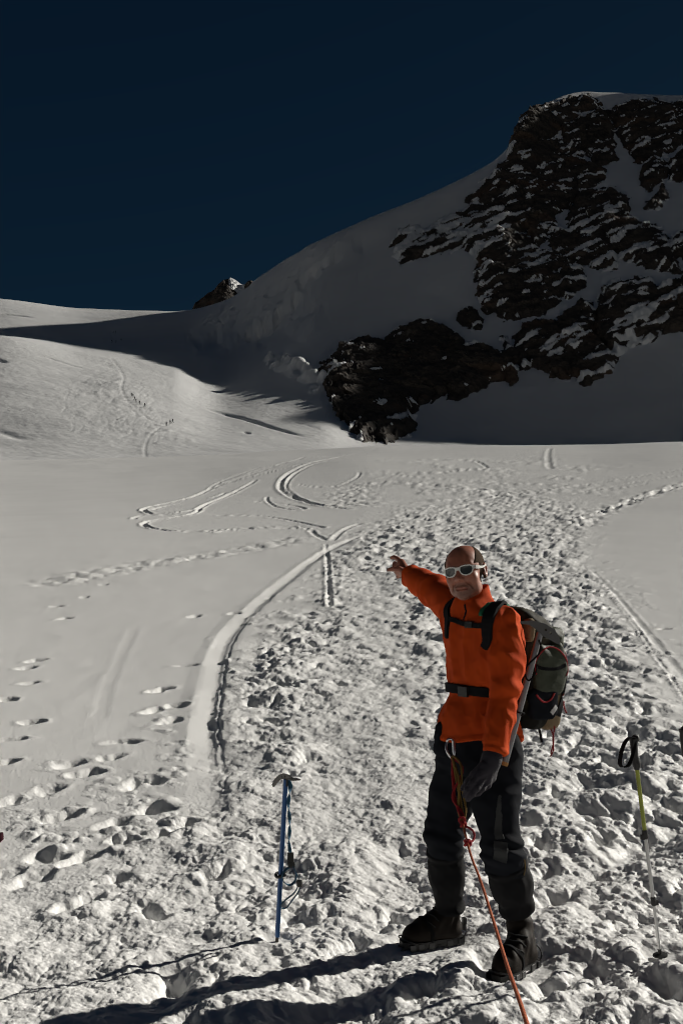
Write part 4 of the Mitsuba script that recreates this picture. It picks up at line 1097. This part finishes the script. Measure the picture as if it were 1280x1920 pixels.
# gloved left hand
gw = at(921, 1424, 4.09)
def glove_fn(P):
    d = union(0.016, cap(at(924, 1412, 4.10), gw, 0.037, 0.035), cap(gw, at(899, 1452, 4.05), 0.034, 0.023), cap(gw, at(911, 1462, 4.07), 0.034, 0.024), cap(gw, at(920, 1458, 4.10), 0.033, 0.022))(P)
    for pts, r in (([(898, 1450, 4.045), (885, 1468, 4.03), (876, 1481, 4.03), (871, 1492, 4.04)], [0.0150, 0.0135, 0.0125, 0.0105]),
                   ([(905, 1460, 4.05), (893, 1478, 4.03), (884, 1490, 4.03), (877, 1499, 4.045)], [0.0150, 0.0140, 0.0125, 0.0108]),
                   ([(913, 1463, 4.07), (903, 1479, 4.05), (896, 1487, 4.06), (890, 1490, 4.08)], [0.0145, 0.0135, 0.0120, 0.0105]),
                   ([(920, 1460, 4.09), (914, 1473, 4.08), (907, 1478, 4.09), (902, 1476, 4.11)], [0.0135, 0.0125, 0.0115, 0.0100]),
                   ([(906, 1436, 4.06), (889, 1452, 4.06), (877, 1466, 4.07), (868, 1479, 4.085)], [0.0190, 0.0160, 0.0140, 0.0115])):
        d = smin(d, hand_chain(pts, r)(P), 0.005)
    d = smin(d, ell(at(941, 1443, 4.13), (0.018, 0.018, 0.022))(P), 0.02)
    ax = (LW - LE) / np.linalg.norm(LW - LE)
    t = (P - LW) @ ax
    d = d + 0.0012 * np.sin(t * 700) * sstep(0.04, 0.02, t)
    return np.maximum(d, -0.03 - t)
m = soft(net(glove_fn, [0.40, 3.96, 0.66], [0.70, 4.2, 0.99], 0.003), 2)
put('person__glove', m, 'glove_knit', smooth=True)
tag('person__glove', 'dark grey knitted glove on his hanging left hand')
# a spare glove and pouch hanging at the front of the hips
def pouch_fn(P):
    d = union(0.02, cap(at(827, 1364, 4.40), at(826, 1384, 4.40), 0.026, 0.024), cap(at(826, 1384, 4.40), at(829, 1402, 4.40), 0.024, 0.034), cap(at(829, 1402, 4.40), at(840, 1410, 4.39), 0.034, 0.03))(P)
    return d + 0.012 * (meshkit.fbm(P * 22, 3, 151) - 0.5)
put('person__hip_pouch', soft(net(pouch_fn, [0.36, 4.3, 0.80], [0.50, 4.5, 1.04], 0.004), 2), 'dark_cloth', smooth=True)
# ---------------------------------------------------------------- his backpack
oB, lB = np.array([0.866, 0.5, 0]), np.array([0.5, -0.866, 0])          # outwards from his back, towards the camera side
BC = np.array([*mid(906), 0.0])
def bp(out, lat, z):
    return BC + oB * out + lB * lat + np.array([0, 0, z])
def brow(z, out, hd, hw):
    c = BC + oB * out
    return (z, c[0], c[1], hw, hd)
sack = loft([brow(1.44, 0.185, 0.06, 0.10), brow(1.40, 0.195, 0.082, 0.125), brow(1.33, 0.210, 0.096, 0.140), brow(1.20, 0.222, 0.105, 0.146), brow(1.10, 0.222, 0.108, 0.148), brow(1.02, 0.205, 0.092, 0.142), brow(0.965, 0.185, 0.064, 0.12)], oB, lB, 3.2)
def crumple(P, s, seed):
    return s * (meshkit.fbm(P * 9, 3, seed) - 0.5) + 0.5 * s * (np.abs(2 * meshkit.fbm(P * 13 + 3, 2, seed + 1) - 1) - 0.3)
def sack_fn(P):
    return sack(P) + crumple(P, 0.026, 161)
put('backpack__main_bag', soft(net(sack_fn, [0.55, 4.2, 0.93], [1.08, 4.82, 1.48], 0.006), 3), 'pack_cloth', smooth=True)
lidf = loft([brow(1.470, 0.175, 0.05, 0.085), brow(1.45, 0.190, 0.090, 0.120), brow(1.41, 0.207, 0.104, 0.138), brow(1.385, 0.207, 0.100, 0.135)], oB, lB, 3)
def lid_fn(P):
    Q = P + np.array([0, 0, 1.0]) * (0.28 * ((P - BC) @ oB - 0.16))[:, None]
    return lidf(Q) + crumple(P, 0.02, 165)
put('backpack__lid', soft(net(lid_fn, [0.55, 4.2, 1.25], [1.1, 4.85, 1.56], 0.006), 3), 'pack_cloth', smooth=True)
def blob(key, c, r, mat, seed, s=0.014, power=None, label=None):
    R = np.stack([oB, lB, [0, 0, 1.0]], 1)
    def fn(P):
        q = np.abs((P - c) @ R) / np.array(r)
        return ((q ** 4).sum(1) ** 0.25 - 1) * min(r) + crumple(P, s, seed)
    put(key, soft(net(fn, c - np.array([0.2, 0.2, 0.2]), c + np.array([0.2, 0.2, 0.2]), 0.0055), 3), mat, smooth=True)
    if label:
        tag(key, label)
    return fn
side_fn = blob('backpack__side_pocket', bp(0.235, 0.128, 1.215), (0.088, 0.034, 0.112), 'olive_nylon', 171, label='olive green side pocket')
roll_fn = blob('backpack__lid_pocket', bp(0.300, 0.05, 1.340), (0.042, 0.088, 0.050), 'olive_nylon', 173, 0.02, label='olive and tan gathered pocket under the lid')
front_fn = blob('backpack__front_pocket', bp(0.325, 0.02, 1.195), (0.034, 0.105, 0.115), 'black_webbing', 175, label='black front pocket with red zip')
base_fn = blob('backpack__base_panel', bp(0.270, 0.085, 1.055), (0.046, 0.058, 0.098), 'tan_nylon', 177, 0.012, label='tan panel at the lower outer corner')
tan_fn = blob('backpack__tan_tab', bp(0.135, 0.125, 1.385), (0.018, 0.030, 0.050), 'tan_nylon', 179, 0.008)
mesh_fn = blob('backpack__mesh_pocket', bp(0.200, 0.138, 1.070), (0.074, 0.020, 0.066), 'dark_cloth', 181, 0.012)
def piping(key, fn, pts, r=0.0032):
    P = onto(fn, smooth_path(pts, 40), 0.001)
    put(key, tube(P, r, 0, 6), 'red_cord', smooth=True)
piping('backpack__red_piping', side_fn, [bp(0.16, 0.15, 1.20), bp(0.175, 0.16, 1.29), bp(0.235, 0.165, 1.315), bp(0.30, 0.15, 1.27), bp(0.312, 0.15, 1.19)])
piping('backpack__red_piping_001', front_fn, [bp(0.34, 0.12, 1.29), bp(0.355, 0.10, 1.24), bp(0.358, 0.10, 1.17), bp(0.345, 0.10, 1.10)])
piping('backpack__red_piping_002', mesh_fn, [bp(0.15, 0.17, 1.12), bp(0.20, 0.175, 1.085), bp(0.25, 0.17, 1.12)], 0.004)
put('backpack__label_patch', strap_on(mesh_fn, [bp(0.232, 0.17, 1.035), bp(0.262, 0.17, 1.065)], 0.022, 0.003, 0.001, 10), 'silver_label', smooth=30)
put('backpack__compression_strap', strap_on(side_fn, [bp(0.15, 0.17, 1.235), bp(0.22, 0.18, 1.22), bp(0.31, 0.16, 1.235)], 0.014, 0.003, 0.002, 30), 'black_webbing', smooth=30)
put('backpack__compression_strap_001', strap_on(base_fn, [bp(0.312, 0.12, 1.14), bp(0.300, 0.14, 1.08), bp(0.28, 0.14, 1.02)], 0.034, 0.004, 0.002, 20), 'black_webbing', smooth=30)
put('backpack__grab_loop', tube([at(985, 1166, 4.42), at(991, 1158, 4.42), at(999, 1161, 4.42), at(1002, 1174, 4.42)], 0.009, 20, 8), 'black_webbing', smooth=True)
put('backpack__pull_cord', tube([at(1034, 1352, 4.42), at(1032, 1366, 4.42), at(1037, 1380, 4.41), at(1036, 1398, 4.41), at(1032, 1414, 4.41)], 0.0028, 40, 6), 'red_cord', smooth=True)
put('backpack__pull_cord_001', tube([at(1034, 1352, 4.42), at(1039, 1364, 4.42), at(1036, 1384, 4.41), at(1037, 1400, 4.41), at(1030, 1419, 4.41)], 0.0028, 40, 6), 'red_cord', smooth=True)
put('backpack__pull_cord_002', tube([at(1057, 1315, 4.46), at(1057, 1325, 4.46), at(1062, 1337, 4.45)], 0.003, 20, 6), 'red_cord', smooth=True)
put('backpack__strap_end', band(smooth_path([at(1010, 1366, 4.30), at(1013, 1378, 4.30), at(1015, 1392, 4.30)], 12), 0.010, 0.003, np.repeat([[0.2, -1, 0]], 12, 0)), 'black_webbing', smooth=30)
jk = jacket
put('backpack__shoulder_strap', strap_on(jk, [at(974, 1158, 4.42), at(956, 1134, 4.36), at(932, 1122, 4.27), at(912, 1136, 4.20), at(900, 1163, 4.17), at(896, 1188, 4.17), at(900, 1206, 4.19), at(912, 1222, 4.23)], np.interp(np.linspace(0, 1, 60), [0, 0.5, 1], [0.062, 0.058, 0.036]), 0.014, np.interp(np.linspace(0, 1, 60), [0, 0.8, 1], [0.010, 0.009, -0.012]), 60), 'black_webbing', smooth=40)
tag('backpack__shoulder_strap', 'padded black shoulder strap with green edging over his left shoulder')
put('backpack__shoulder_strap__edging', strap_on(jk, [at(962, 1143, 4.36), at(945, 1130, 4.28), at(926, 1134, 4.22), at(914, 1150, 4.19)], 0.020, 0.010, 0.010, 40), 'green_webbing', smooth=40)
put('backpack__shoulder_strap__edging_001', strap_on(jk, [at(928, 1117, 4.30), at(908, 1126, 4.25), at(896, 1146, 4.22)], 0.018, 0.010, 0.011, 40), 'green_webbing', smooth=40)
put('backpack__shoulder_strap_001', strap_on(jk, [at(878, 1120, 4.58), at(866, 1132, 4.50), at(858, 1150, 4.45), at(853, 1172, 4.42), at(850, 1195, 4.42)], 0.045, 0.012, 0.008, 40), 'black_webbing', smooth=40)
tag('backpack__shoulder_strap_001', 'shoulder strap on his right side, at the edge of his chest')
put('backpack__chest_strap', strap_on(jk, [at(852, 1160, 4.42), at(858, 1166, 4.34), at(872, 1171, 4.26), at(888, 1173, 4.21), at(900, 1172, 4.18)], 0.020, 0.004, 0.009, 40), 'black_webbing', smooth=30)
put('backpack__chest_strap__buckle', boxm((0.038, 0.012, 0.026), onto(jk, at(874, 1171, 4.26)[None], 0.014)[0], frame(-grad(jk, onto(jk, at(874, 1171, 4.26)[None], 0.01))[0])), 'black_plastic', smooth=30)
ang = np.linspace(-2.35, 2.35, 60)
ringp = np.array([BC + fT * 0.16 * math.cos(t) + rT * 0.20 * math.sin(t) + [0, 0, 1.128 + 0.012 * math.cos(t)] for t in ang])
put('backpack__hip_belt', strap_on(torso, ringp, 0.040, 0.005, 0.010, 60), 'black_webbing', smooth=30)
ang = np.linspace(-2.2, -0.92, 30)
ringp = np.array([BC + fT * 0.16 * math.cos(t) + rT * 0.20 * math.sin(t) + [0, 0, 1.122] for t in ang])
put('backpack__hip_belt__pad', strap_on(torso, ringp, 0.075, 0.016, 0.018, 40), 'black_webbing', smooth=40)
bk = onto(torso, (BC + fT * 0.15 + rT * -0.05 + [0, 0, 1.136])[None], 0.018)
put('backpack__hip_belt__buckle', boxm((0.052, 0.014, 0.042), bk[0], frame(-grad(torso, bk)[0])), 'black_plastic', smooth=30)
tag('backpack', 'black, olive and tan climbing backpack with red cords worn by the person in orange', 'backpack')

# ---------------------------------------------------------------- ice axe strapped to the pack
AT, AB = at(1012, 1186, 4.30), at(946, 1432, 4.215)
def oval_tube(a, b, w, d, wide, n=2, taper=None):
    """A straight shaft of oval section, 'wide' its broad direction."""
    ax = (b - a) / np.linalg.norm(b - a)
    wd = wide - (wide @ ax) * ax; wd /= np.linalg.norm(wd)
    th = np.cross(ax, wd)
    t = np.arange(16) * np.pi / 8
    rings = []
    for k, s in ((0, 0.8), (0.004, 1), (0.996, 1), (1, 0.8)):
        rings.append(a + k * (b - a) + s * (np.cos(t)[:, None] * wd * w / 2 + np.sign(np.sin(t))[:, None] * np.abs(np.sin(t))[:, None] ** 0.7 * th * d / 2))
    return trimesh.convex.convex_hull(np.vstack(rings))
put('ice_axe__shaft', oval_tube(AT, AB, 0.028, 0.019, np.array([1.0, 0.4, 0.1])), 'grey_alloy', smooth=40)
put('ice_axe__end_cap', oval_tube(AB + (AT - AB) * 0.012, AB + (AB - AT) * 0.018, 0.030, 0.021, np.array([1.0, 0.4, 0.1])), 'cork', smooth=40)
pl = Polygon([(-0.012, -0.010), (0.03, -0.024), (0.098, -0.030), (0.112, -0.028), (0.098, -0.002), (0.06, 0.020), (0.015, 0.026), (-0.04, 0.016), (-0.10, -0.014), (-0.098, -0.020), (-0.045, -0.004)])
pl = pl.difference(Point(0.028, 0.004).buffer(0.0055)).difference(Point(0.052, 0.000).buffer(0.0055))
hd = trimesh.creation.extrude_polygon(pl, 0.007, engine='earcut')
ex = np.array([0.90, 0.20, -0.39]); ex /= np.linalg.norm(ex)
ez = np.cross(ex, [0.25, -0.2, 1.0]); ez /= np.linalg.norm(ez)
M = np.eye(4); M[:3, :3] = np.stack([ex, np.cross(ez, ex), ez], 1); M[:3, 3] = at(1010, 1177, 4.29)
hd.apply_transform(M)
put('ice_axe__head', hd, 'dark_steel', smooth=20)
put('ice_axe__leash', tube([at(1010, 1200, 4.28), at(996, 1240, 4.27), at(984, 1262, 4.26), at(990, 1276, 4.26), at(1000, 1268, 4.27), at(1006, 1250, 4.28)], 0.0035, 50, 6), 'black_webbing', smooth=True)
put('ice_axe__band', tube([at(964, 1330, 4.22), at(972, 1336, 4.20), at(982, 1338, 4.22), at(974, 1342, 4.25), at(964, 1330, 4.22)], 0.004, 24, 6), 'black_webbing', smooth=True)
tag('ice_axe', 'grey shafted ice axe strapped upright along the side of the backpack behind his arm', 'ice axe')

# ---------------------------------------------------------------- harness rope
def P3(*q):
    return [at(*p) for p in q]
car = smooth_path(P3((838, 1392, 4.27), (836, 1402, 4.26), (840, 1414, 4.25), (847, 1421, 4.25), (852, 1412, 4.25), (851, 1398, 4.26), (849, 1388, 4.27), (842, 1386, 4.27), (838, 1392, 4.27)), 60)
put('carabiner', tube(car, 0.0050, 0, 8), 'bright_metal', smooth=True)
put('carabiner__gate', tube(P3((851.0, 1415, 4.25), (850, 1402, 4.255), (849, 1388, 4.26)), 0.0058, 16, 8), 'bright_metal', smooth=True)
tag('carabiner', 'silver carabiner hanging under the front hem of the fleece', 'carabiner')
rng_r = np.random.default_rng(5)
def wig(pts, a, seed):
    p = np.array(P3(*pts)); r = np.random.default_rng(seed)
    p[1:-1] += r.normal(0, a, p[1:-1].shape)
    return p
put('sling', tube(wig(((846, 1420, 4.245), (850, 1450, 4.22), (853, 1485, 4.19), (858, 1515, 4.14), (866, 1540, 4.08)), 0.003, 1), 0.0048, 60, 8), 'red_cord', smooth=True)
for k, (pts, mat, r) in enumerate(((((848, 1420, 4.24), (856, 1450, 4.20), (860, 1490, 4.16), (864, 1520, 4.12), (867, 1540, 4.08)), 'olive_cord', 0.0055), (((847, 1419, 4.24), (853, 1440, 4.20), (862, 1470, 4.15), (858, 1500, 4.14), (866, 1538, 4.08)), 'olive_cord', 0.005),
                                   (((849, 1420, 4.24), (848, 1455, 4.20), (850, 1490, 4.16), (862, 1525, 4.11), (868, 1540, 4.08)), 'red_cord', 0.0042), (((848, 1418, 4.24), (860, 1448, 4.19), (866, 1480, 4.14), (868, 1510, 4.11), (870, 1535, 4.08)), 'olive_cord', 0.0045),
                                   (((846, 1422, 4.24), (858, 1460, 4.18), (855, 1500, 4.15), (868, 1530, 4.10), (868, 1541, 4.08)), 'red_cord', 0.0045))):
    put('sling__cord' + (f'_{k:03d}' if k else ''), tube(wig(pts, 0.005, 10 + k), r, 60, 8), mat, smooth=True)
tag('sling', 'bundle of red and olive cords hanging from the carabiner in front of his thigh', 'sling')
def knot(c, r, seed, rad):
    rr = np.random.default_rng(seed)
    t = np.linspace(0, 2 * np.pi, 90)
    p = np.stack([(1 + 0.5 * np.cos(3 * t)) * np.cos(2 * t), (1 + 0.5 * np.cos(3 * t)) * np.sin(2 * t), 1.1 * np.sin(3 * t)], 1) * r
    return tube(np.asarray(c) + p, rad, 0, 8)
K1, K2 = at(868, 1546, 4.07), at(876, 1581, 3.98)
rope = [K1, at(871, 1560, 4.03), K2, at(893, 1632, 3.72), at(913, 1690, 3.33), at(934, 1757, 2.85), at(955, 1824, 2.42), at(976, 1884, 2.08), at(1000, 1960, 1.75), at(1060, 2100, 1.20)]
put('climbing_rope', rope_tube(rope, 0.0044, 420), 'rope_sheath', smooth=True)
put('climbing_rope__knot', knot(K1, 0.0072, 1, 0.0048), 'red_cord', smooth=True)
put('climbing_rope__knot_001', knot(K2, 0.0085, 2, 0.0052), 'red_cord', smooth=True)
put('climbing_rope__slack_loop', tube(P3((869, 1551, 4.06), (880, 1553, 4.04), (888, 1562, 4.02), (888, 1573, 4.0), (880, 1580, 3.98)), 0.0042, 30, 8), 'red_cord', smooth=True)
put('climbing_rope__bight', tube(P3((867, 1545, 4.07), (861, 1541, 4.07), (860, 1536, 4.07), (866, 1533, 4.07), (871, 1540, 4.07)), 0.0042, 24, 8), 'red_cord', smooth=True)
tag('climbing_rope', 'orange climbing rope running from the knots at his knee down towards the viewer', 'rope')

# ---------------------------------------------------------------- blue ice axe planted in the snow
a0, a1 = at(535.5, 1461, 4.56), at(518.5, 1776, 4.60)
put('ice_axe_001__shaft', oval_tube(a0, a0 + (a1 - a0) * 0.94, 0.027, 0.019, np.array([0.45, -1.0, 0])), 'blue_alloy', smooth=40)
put('ice_axe_001__spike', oval_tube(a0 + (a1 - a0) * 0.93, a0 + (a1 - a0) * 1.06, 0.019, 0.013, np.array([0.45, -1.0, 0])), 'steel', smooth=40)
pk = Polygon([(-0.150, -0.052), (-0.120, -0.022), (-0.07, 0.004), (-0.02, 0.018), (0.03, 0.018), (0.10, 0.008), (0.105, 0.004), (0.03, 0.004), (0.014, -0.004), (0.014, -0.035), (-0.014, -0.035), (-0.016, -0.006), (-0.06, -0.014), (-0.10, -0.036), (-0.135, -0.060)])
pk = pk.difference(Point(0.0, 0.006).buffer(0.005)).difference(Point(-0.035, 0.000).buffer(0.004))
pm = trimesh.creation.extrude_polygon(pk, 0.007, engine='earcut'); pm.apply_translation([0, 0, -0.0035])
ad = boxm((0.052, 0.004, 0.044), (0.088, 0.008, 0)); pm = cat(pm, ad)
ex = np.array([0.44, -0.90, 0.02]); ex /= np.linalg.norm(ex)
ey = -(a1 - a0) / np.linalg.norm(a1 - a0); ey = ey - (ey @ ex) * ex; ey /= np.linalg.norm(ey)
M = np.eye(4); M[:3, :3] = np.stack([ex, ey, np.cross(ex, ey)], 1); M[:3, 3] = a0 + ey * 0.004
pm.apply_transform(M)
put('ice_axe_001__head', pm, 'steel', smooth=20)
put('ice_axe_001__ring', tube(P3((517.5, 1642, 4.585), (523, 1645, 4.565), (533, 1641, 4.56), (531, 1637, 4.60), (522, 1637, 4.615), (517.5, 1642, 4.585)), 0.007, 30, 8), 'black_plastic', smooth=True)
# twisted leash
lp = smooth_path(P3((540, 1462, 4.555), (544, 1480, 4.55), (541, 1500, 4.55), (543, 1540, 4.55), (542, 1580, 4.55), (545, 1602, 4.55)), 120)
tw = np.linspace(0, 1, 120)
ph = 0.4 + 15 * tw
put('ice_axe_001__leash', band(lp, np.where(tw < 0.16, 0.020, 0.016), 0.003, np.stack([np.cos(ph), np.sin(ph), 0 * ph], 1)), 'blue_webbing', smooth=30)
tag('ice_axe_001__leash', 'twisted blue webbing leash hanging beside the shaft')
put('ice_axe_001__leash_slider', cat(boxm((0.026, 0.016, 0.050), at(544.5, 1610, 4.545)), boxm((0.030, 0.018, 0.022), at(546, 1622, 4.545))), 'black_plastic', smooth=30)
def webloop(key, pts, w):
    p = smooth_path(P3(*pts), 60)
    t = np.gradient(p, axis=0)
    put(key, band(p, w, 0.003, np.cross(t, [0.25, -1.0, 0.0]) + 1e-9), 'blue_webbing', smooth=30)
webloop('ice_axe_001__wrist_loop', ((546, 1624, 4.545), (537, 1630, 4.55), (529, 1642, 4.54), (533, 1655, 4.53), (543, 1660, 4.53), (553, 1652, 4.53), (554, 1636, 4.54), (548, 1624, 4.545)), 0.022)
webloop('ice_axe_001__wrist_loop_001', ((552, 1630, 4.545), (559, 1645, 4.54), (563, 1660, 4.54), (557, 1676, 4.54), (545, 1692, 4.55), (531, 1704, 4.555), (526, 1702, 4.555), (533, 1690, 4.55), (548, 1678, 4.545), (558, 1664, 4.54)), 0.011)
put('ice_axe_001__leash_stopper', boxm((0.024, 0.014, 0.030), at(561.5, 1657, 4.535), frame(np.array([0.3, 1, 0.3]))), 'black_plastic', smooth=30)
tag('ice_axe_001', 'blue ice axe standing upright in the trampled snow, its twisted blue leash hanging', 'ice axe')

# ---------------------------------------------------------------- trekking poles
def pole(key, top, tip, strap, upper, grip_mat, label, full=True):
    top, tip = np.array(top, float), np.array(tip, float)
    ax = (tip - top) / np.linalg.norm(tip - top)
    L = np.linalg.norm(tip - top)
    A = lambda s: top + ax * s
    sd = np.array([1.0, 0.25, 0]); sd -= (sd @ ax) * ax; sd /= np.linalg.norm(sd)
    prof = [(0.0, 0.006, 0), (0.004, 0.019, 0.006), (0.012, 0.021, 0.006), (0.028, 0.015, 0), (0.05, 0.0155, -0.001), (0.08, 0.0135, -0.002), (0.105, 0.0165, 0), (0.122, 0.0165, 0.002), (0.140, 0.011, 0)]
    put(key + '__grip', tube([A(s) + sd * o for s, r, o in prof], [r for s, r, o in prof], 0, 14), grip_mat, smooth=50)
    put(key + '__upper_shaft', tube([A(0.135), A(0.405)], 0.0085, 2, 12), upper, smooth=40)
    put(key + '__clamp', cat(tube([A(0.395), A(0.402), A(0.428), A(0.434)], [0.010, 0.0125, 0.0125, 0.009], 0, 12), boxm((0.018, 0.012, 0.020), A(0.424) - sd * 0.013)), 'black_plastic', smooth=40)
    put(key + '__middle_shaft', tube([A(0.43), A(0.685)], 0.0075, 2, 12), 'silver_alloy', smooth=40)
    put(key + '__clamp_001', cat(tube([A(0.68), A(0.686), A(0.712), A(0.718)], [0.009, 0.0115, 0.0115, 0.008], 0, 12), boxm((0.018, 0.012, 0.018), A(0.708) + sd * 0.012)), 'black_plastic', smooth=40)
    put(key + '__lower_shaft', tube([A(0.715), A(L - 0.06)], 0.0064, 2, 12), 'silver_alloy', smooth=40)
    bk = tube([A(L - 0.040), A(L - 0.036), A(L - 0.031), A(L - 0.028)], [0.008, 0.030, 0.031, 0.008], 0, 20)
    put(key + '__basket', cat(bk, tube([A(L - 0.06), A(L - 0.02)], 0.0085, 2, 10)), 'black_plastic', smooth=40)
    put(key + '__tip', tube([A(L - 0.022), A(L + 0.035)], [0.006, 0.003], 2, 8), 'steel', smooth=40)
    if strap:
        p = smooth_path(strap, 50)
        put(key + '__wrist_strap', band(p, 0.022, 0.0035, np.cross(np.gradient(p, axis=0), [0.5, -1.0, 0.1])), 'black_webbing', smooth=30)
    tag(key, label, 'trekking pole')
pole('trekking_pole', at(1186, 1381, 4.34), at(1239, 1806, 4.385), P3((1189, 1384, 4.33), (1176, 1386, 4.31), (1167, 1402, 4.29), (1162, 1424, 4.28), (1164, 1437, 4.28), (1173, 1438, 4.28), (1182, 1428, 4.30), (1188, 1408, 4.32), (1190, 1390, 4.33)),
     'lime_alloy', 'black_plastic', 'yellow-green and silver trekking pole with black wrist strap, upright beside the person in orange')
pole('trekking_pole_001', at(1279, 1364, 4.30), at(1330, 1800, 4.40), None, 'lime_alloy', 'black_plastic', 'second black pole grip, cut off by the right edge of the picture')
pole('trekking_pole_002', at(-7, 1564, 3.60), at(-40, 1960, 3.65), None, 'grey_alloy', 'maroon_foam', 'dark maroon rounded grip just showing at the left edge of the picture')

# ---------------------------------------------------------------- climbers far up the slope
def figure(lean, stride, pack):
    f = [cap((0, 0, 0.95), (lean, 0, 1.42), 0.15, 0.17), cap((lean, 0, 1.5), (lean * 1.25, 0, 1.66), 0.08, 0.105), cap((0, -0.09, 0.92), (stride, -0.1, 0.48), 0.10, 0.075), cap((stride, -0.1, 0.48), (stride * 0.7, -0.1, 0.05), 0.075, 0.07),
         cap((0, 0.09, 0.92), (-stride * 0.4, 0.1, 0.48), 0.10, 0.075), cap((-stride * 0.4, 0.1, 0.48), (-stride, 0.1, 0.05), 0.075, 0.07), cap((lean, -0.2, 1.38), (lean + 0.06, -0.27, 1.1), 0.06, 0.05), cap((lean + 0.06, -0.27, 1.1), (lean + 0.3, -0.25, 1.02), 0.05, 0.05),
         cap((lean, 0.2, 1.38), (lean + 0.06, 0.27, 1.1), 0.06, 0.05), cap((lean + 0.06, 0.27, 1.1), (lean + 0.3, 0.25, 1.02), 0.05, 0.05)]
    if pack:
        f.append(cap((lean - 0.24, 0, 1.08), (lean - 0.2, 0, 1.42), 0.15, 0.13))
    return soft(net(union(0.06, *f), [-0.7, -0.5, -0.06], [0.9, 0.5, 1.86], 0.035), 2)
scene['climber_clothes'] = principled((0.022, 0.022, 0.026), 0.8)
FIGS = [mikit.ply(figure(*a), 'climber_clothes', smooth=True) for a in ((0.12, 0.28, True), (0.06, 0.16, True), (0.16, 0.34, True))]
CLIMBERS = [(246.5, 750, 'dark climber at the top of the line of six on the sunlit slope', 0), (249.5, 752, 'second climber down in the line of six on the slope', 0), (252, 756, 'third climber down in the line of six on the slope', 0), (255, 759.5, 'fourth climber down in the line of six on the slope', 0),
            (261.8, 762.5, 'fifth climber in the line of six, a gap above the last', 0), (271, 767, 'lowest and rightmost climber of the line of six on the slope', 0),
            (312, 803, 'lowest climber of the three nearest ones on the slope, legs apart', 1), (319, 798, 'middle climber of the three nearest ones on the slope', 1), (323.5, 795.5, 'uppermost climber of the three nearest ones on the slope', 1),
            (212.3, 624.5, 'left one of the climbers at the upper edge of the mountain shadow', 2), (216.5, 624, 'right one of the climbers at the upper edge of the mountain shadow', 2),
            (209.5, 641, 'leftmost of the three climbers inside the shadow band high on the slope', 3), (217.3, 640.5, 'middle of the three climbers inside the shadow band high on the slope', 3), (227.3, 638.5, 'rightmost of the three climbers inside the shadow band high on the slope', 3)]
GROUPS = ['line of six climbers on the sunlit slope', 'three nearest climbers on the slope', 'climbers at the edge of the upper shadow', 'climbers in the shadow band']
for k, (px, py, label, g) in enumerate(CLIMBERS):
    p = slope_ground(px, py)[0]
    z = base_z(p[0], p[1]) + float(far_detail(np.array([p[0]]), np.array([p[1]]))[0])
    key = f'person_{k + 1:03d}'
    scene[key] = {**FIGS[k % 3], 'to_world': T().translate([float(p[0]), float(p[1]), float(z) - 0.03]).rotate([0, 0, 1], 95 + 35 * math.sin(k * 2.1))}
    tag(key, label, 'person', GROUPS[g])

# ---------------------------------------------------------------- the rocky top behind the ridge
gx, gy = np.meshgrid(np.linspace(-1, 1, 130), np.linspace(-1, 1, 110))
fx, fy = at(418, 555, 1160)[0] + gx * 40, 1160 + gy * 66
prof = np.interp(CX + F * fx / 1160, [340, 356, 361, 368, 378, 390, 402, 411, 420, 430, 440, 448, 454, 460, 466, 472, 480, 490], [640, 606, 580, 567, 558, 548, 544, 532, 525, 523, 527, 533, 538, 533, 527, 526, 533, 560])
nz = 1 - np.abs(2 * meshkit.fbm(np.stack([fx * 0.08, fy * 0.08, 0 * fx], -1), 5, 201) - 1)
fz = EYE + (HY - prof) / F * 1160 - 56 * np.abs(gy) ** 1.25 + 9 * (nz - 0.75) * sstep(0, 0.2, np.abs(gy) + 0.05)
put('rocky_peak', (np.stack([fx, fy, fz], -1).reshape(-1, 3), grid_faces(*fx.shape)), 'rock', smooth=False)
sx = CX + F * fx / fy
sh = sstep(424, 434, sx) * sstep(466, 452, sx) * sstep(0.25, 0.05, np.abs(gy + 0.16) - 0.1)
fsn = fz + 4 * np.minimum(1, sh * (0.4 + 1.3 * f2(fx * 0.15, fy * 0.15, 3, 203))) - 2.2
fsn = np.where(sh > 0.03, fsn, fz - 5)
ff = grid_faces(*fx.shape)
msn = trimesh.Trimesh(np.stack([fx, fy, fsn], -1).reshape(-1, 3), ff[(sh.ravel()[ff] > 0.02).any(1)], process=False)
msn.remove_unreferenced_vertices()
put('rocky_peak__snow_patch', msn, 'far_snow', smooth=False)
tag('rocky_peak', 'small dark rocky peak with a sunlit snow patch behind the ridge', kind='structure')
